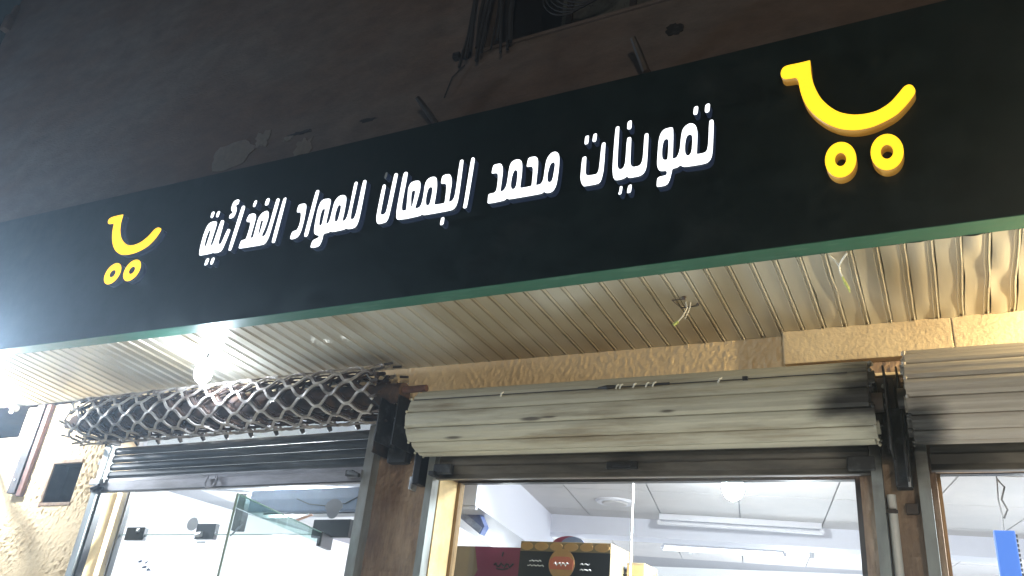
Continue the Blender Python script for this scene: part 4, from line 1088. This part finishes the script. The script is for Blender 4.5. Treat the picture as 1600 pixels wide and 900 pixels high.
# blue board hanging in the shop
t = thing("blue_board", "blue-grey hanging advertising board inside the shop by the left side of the middle window", "hanging board", (-2.96, 5.0, 2.6))
q = MB(); q.prism_y([(-3.0, 2.735), (-2.846, 2.662), (-2.704, 2.579), (-2.614, 2.43), (-2.640, 2.379), (-2.806, 2.484), (-3.0, 2.60)], 4.6, 4.66); q.build("board", blue_m, t)
q = MB(); q.prism_y([(-3.0, 2.605), (-2.806, 2.489), (-2.645, 2.388), (-2.628, 2.42), (-2.80, 2.53), (-3.0, 2.65)], 4.594, 4.5995); q.build("printed_strip", mat("board_pale", (0.35, 0.42, 0.6), .4, grain=.4), t)
q = MB(); q.tube([(-2.9, 4.63, 2.68), (-2.9, 4.63, 2.86)], 0.003, 5); q.build("cord", cable_m, t)
o = MB().box(-3.56, -3.49, 5.9, 5.93, 2.405, 2.49).build("small_blue_sign", blue_m, bevel=0.003); o["label"] = "tiny blue sign deep in the white glare left of the cartons"; o["category"] = "sign"

# ---- cartons on a rack behind the middle window
t = thing("steel_rack", "white steel rack carrying the cartons behind the middle window", "rack", (-2.2, 4.5, 0))
q = MB(); q.box(-2.84, -1.55, 4.42, 4.9, 2.030, 2.050); q.build("shelf", alu_m, t, bevel=0.002)
q = MB(); q.box(-2.84, -1.55, 4.42, 4.9, 1.30, 1.32); q.build("shelf", alu_m, t, bevel=0.002)
for x in (-2.83, -1.58):
    for y in (4.43, 4.87):
        q = MB(); q.box(x, x + 0.03, y, y + 0.03, 0.03, 2.03); q.build("post", alu_m, t)
t = thing("carton", "tan and magenta printed carton behind the glass, left of the black one", "carton", (-2.5, 4.5, 2.05))
q = MB(); q.box(-2.81, -2.262, 4.50, 4.85, 2.0505, 2.290); q.build("carton_body", tan_m, t, bevel=0.003)
q = MB(); zx = [(-2.60, 2.2895), (-2.262, 2.2895), (-2.262, 2.052), (-2.60, 2.052), (-2.572, 2.12), (-2.60, 2.15), (-2.566, 2.20)]
q.prism_y([(-2.605, 2.2895), (-2.262, 2.2895), (-2.262, 2.052), (-2.62, 2.052), (-2.57, 2.15)], 4.4965, 4.4995); q.build("printed_panel", pink_m, t)
q = MB(); q.tube([(-2.46 + .012 * k, 4.495, 2.185 + 0.012 * math.sin(k * 1.9)) for k in range(12)], 0.006, 5); q.tube([(-2.44, 4.495, 2.165), (-2.40, 4.495, 2.16), (-2.36, 4.495, 2.168)], 0.005, 5); q.tube([(-2.41, 4.495, 2.235), (-2.405, 4.495, 2.262)], 0.005, 5); q.build("lettering", blackprint_m, t)
q = MB(); q.box(-2.785, -2.70, 4.4975, 4.4995, 2.095, 2.099); q.box(-2.785, -2.72, 4.4975, 4.4995, 2.083, 2.086); q.build("lettering", mat("print_brown", (0.3, 0.2, 0.1), .5), t)

t = thing("carton", "black carton printed with potatoes and a round orange emblem standing behind the glass", "carton", (-2.0, 4.42, 2.05))
q = MB(); q.box(-2.258, -1.692, 4.43, 4.80, 2.0505, 2.318); q.build("carton_body", tan_m, t, bevel=0.003)
q = MB(); q.box(-2.257, -1.693, 4.4265, 4.4295, 2.105, 2.262); q.build("printed_panel", blackprint_m, t)
for k in range(6):
    q = MB(); cx = -2.215 + 0.094 * k
    q.prism_y([(cx + (0.044 if k % 2 else .04) * math.cos(a), 2.290 + 0.023 * math.sin(a)) for a in [2 * PI * j / 16 for j in range(16)]], 4.4245, 4.4295); q.build("potato_print", orange_m, t)
q = MB(); q.prism_y([(-1.985 + 0.080 * math.cos(a), 2.195 + 0.084 * math.sin(a)) for a in [2 * PI * j / 28 for j in range(28)]], 4.4225, 4.4263); e_ = q.build("emblem", orange_m, t)
q = MB(); q.prism_y([(-2.055, 2.165), (-1.915, 2.165), (-1.91, 2.215), (-1.94, 2.235), (-2.03, 2.235), (-2.06, 2.215)], 4.4195, 4.4223); q.build("emblem_band", redprint_m, e_)
q = MB(); q.tube([(-2.03 + .009 * k, 4.4185, 2.195 + 0.010 * math.sin(k * 2.2)) for k in range(11)], 0.004, 5); q.build("emblem_lettering", whiteprint_m, e_)
q = MB(); q.prism_y([(-1.985 + 0.105 * math.cos(a), 2.312 + 0.052 * math.sin(a)) for a in [PI * j / 16 for j in range(17)]], 4.50, 4.512); q.build("round_flap", pink_m, t)
q = MB(); q.prism_y([(-1.955 + 0.075 * math.cos(a), 2.314 + 0.045 * math.sin(a)) for a in [PI * j / 16 for j in range(17)]], 4.494, 4.4995); q.build("flap_print", mat("flap_blue", (.12, .16, .28), .5), t)
q = MB()
for (x, z, n_) in ((-2.19, 2.208, 9), (-2.20, 2.182, 12), (-1.87, 2.198, 7), (-1.87, 2.168, 8)):
    q.tube([(x + .0095 * k, 4.4235, z + 0.004 * math.sin(k * 2.4 + x * 7)) for k in range(n_)], 0.0028, 4)
q.build("lettering", whiteprint_m, t)
q = MB(); q.box(-1.6915, -1.689, 4.44, 4.79, 2.105, 2.262); q.build("side_print", mat("side_blue_grey", (.16, .17, .20), .5, grain=.3), t)
for k in range(5):
    q = MB(); q.box(-1.6886, -1.6870, 4.46 + .065 * k, 4.50 + .065 * k, 2.13 + .02 * (k % 2), 2.20 + .02 * (k % 3)); q.build("label_patch", [whiteprint_m, orange_m, tan_m][k % 3], t)
# cartons of produce further along
t = thing("carton", "pale carton with orange print peeping out to the right of the black carton", "carton", (-1.55, 4.7, 2.05))
q = MB(); q.box(-1.665, -1.56, 4.62, 4.86, 2.0505, 2.245); q.build("carton_body", tan_m, t, bevel=0.003)
q = MB(); q.box(-1.66, -1.565, 4.617, 4.6195, 2.16, 2.23); q.build("printed_panel", orange_m, t)

# left shop, high up: dark air curtain behind the glass
t = thing("air_curtain", "slate-blue air curtain unit behind the upper glass of the left shop", "air curtain", (-3.95, 4.45, 2.55))
q = MB(tilt); q.box(-4.42, -3.16, 4.36, 4.56, 2.482, 2.64); q.build("casing", slate_m, t, bevel=0.01)
q = MB(tilt); q.box(-4.30, -3.22, 4.40, 4.50, 2.474, 2.482); q.build("outlet", black_m, t)
o = MB(tilt).box(-4.535, -4.46, 4.36, 4.42, 2.36, 2.62).build("door_closer", soot_m, bevel=0.006); o["label"] = "dark upright closer arm beside the slate-blue unit in the left shop"; o["category"] = "door closer"
q = MB(tilt); q.tube([(-3.98, 4.355, 2.57), (-3.86, 4.353, 2.53), (-3.70, 4.352, 2.515), (-3.55, 4.353, 2.53), (-3.46, 4.355, 2.57)], 0.004, 5); o = q.build("loose_cable", cable2_m, smooth=True); o["label"] = "thin grey cable sagging across the slate-blue unit"; o["category"] = "cable"

# blue LED sign in the right window
t = thing("led_sign", "narrow blue LED sign hanging upright inside the right window", "LED sign", (0.225, 4.6, 2.35))
q = MB(); q.box(0.185, 0.275, 4.58, 4.62, 1.95, 2.45); q.build("sign_body", led_blue_m, t, bevel=0.006)
q = MB()
for k in range(22):
    q.box(0.275, 0.283, 4.585, 4.615, 1.96 + .022 * k, 1.971 + .022 * k)
q.build("led_row", blackprint_m, t)
q = MB(); q.tube([(0.23, 4.6, 2.45), (0.235, 4.6, 2.52), (0.228, 4.6, 2.60), (0.236, 4.6, 2.70), (0.23, 4.6, 2.86)], 0.0035, 5)
q.tube([(0.236, 4.6, 2.70), (0.262, 4.6, 2.66), (0.242, 4.6, 2.60), (0.26, 4.6, 2.55), (0.24, 4.6, 2.51)], 0.005, 5); q.build("hanging_wire", cable2_m, t)

# ================================================================== haze added to stand in for lens glare round the lamps
hz = bpy.data.materials.new("haze_air"); hz.use_nodes = True
nt = hz.node_tree; nt.nodes.remove(nt.nodes["Principled BSDF"])
pv_ = nt.nodes.new("ShaderNodeVolumePrincipled")
pv_.inputs["Color"].default_value = (0.78, 0.90, 1.0, 1)
pv_.inputs["Density"].default_value = 0.0042
pv_.inputs["Anisotropy"].default_value = 0.72
nt.links.new(pv_.outputs[0], nt.nodes["Material Output"].inputs["Volume"])
MB().box(-14, 9, -14, 14, -1.0, 10.9).build("haze", hz, kind="stuff")
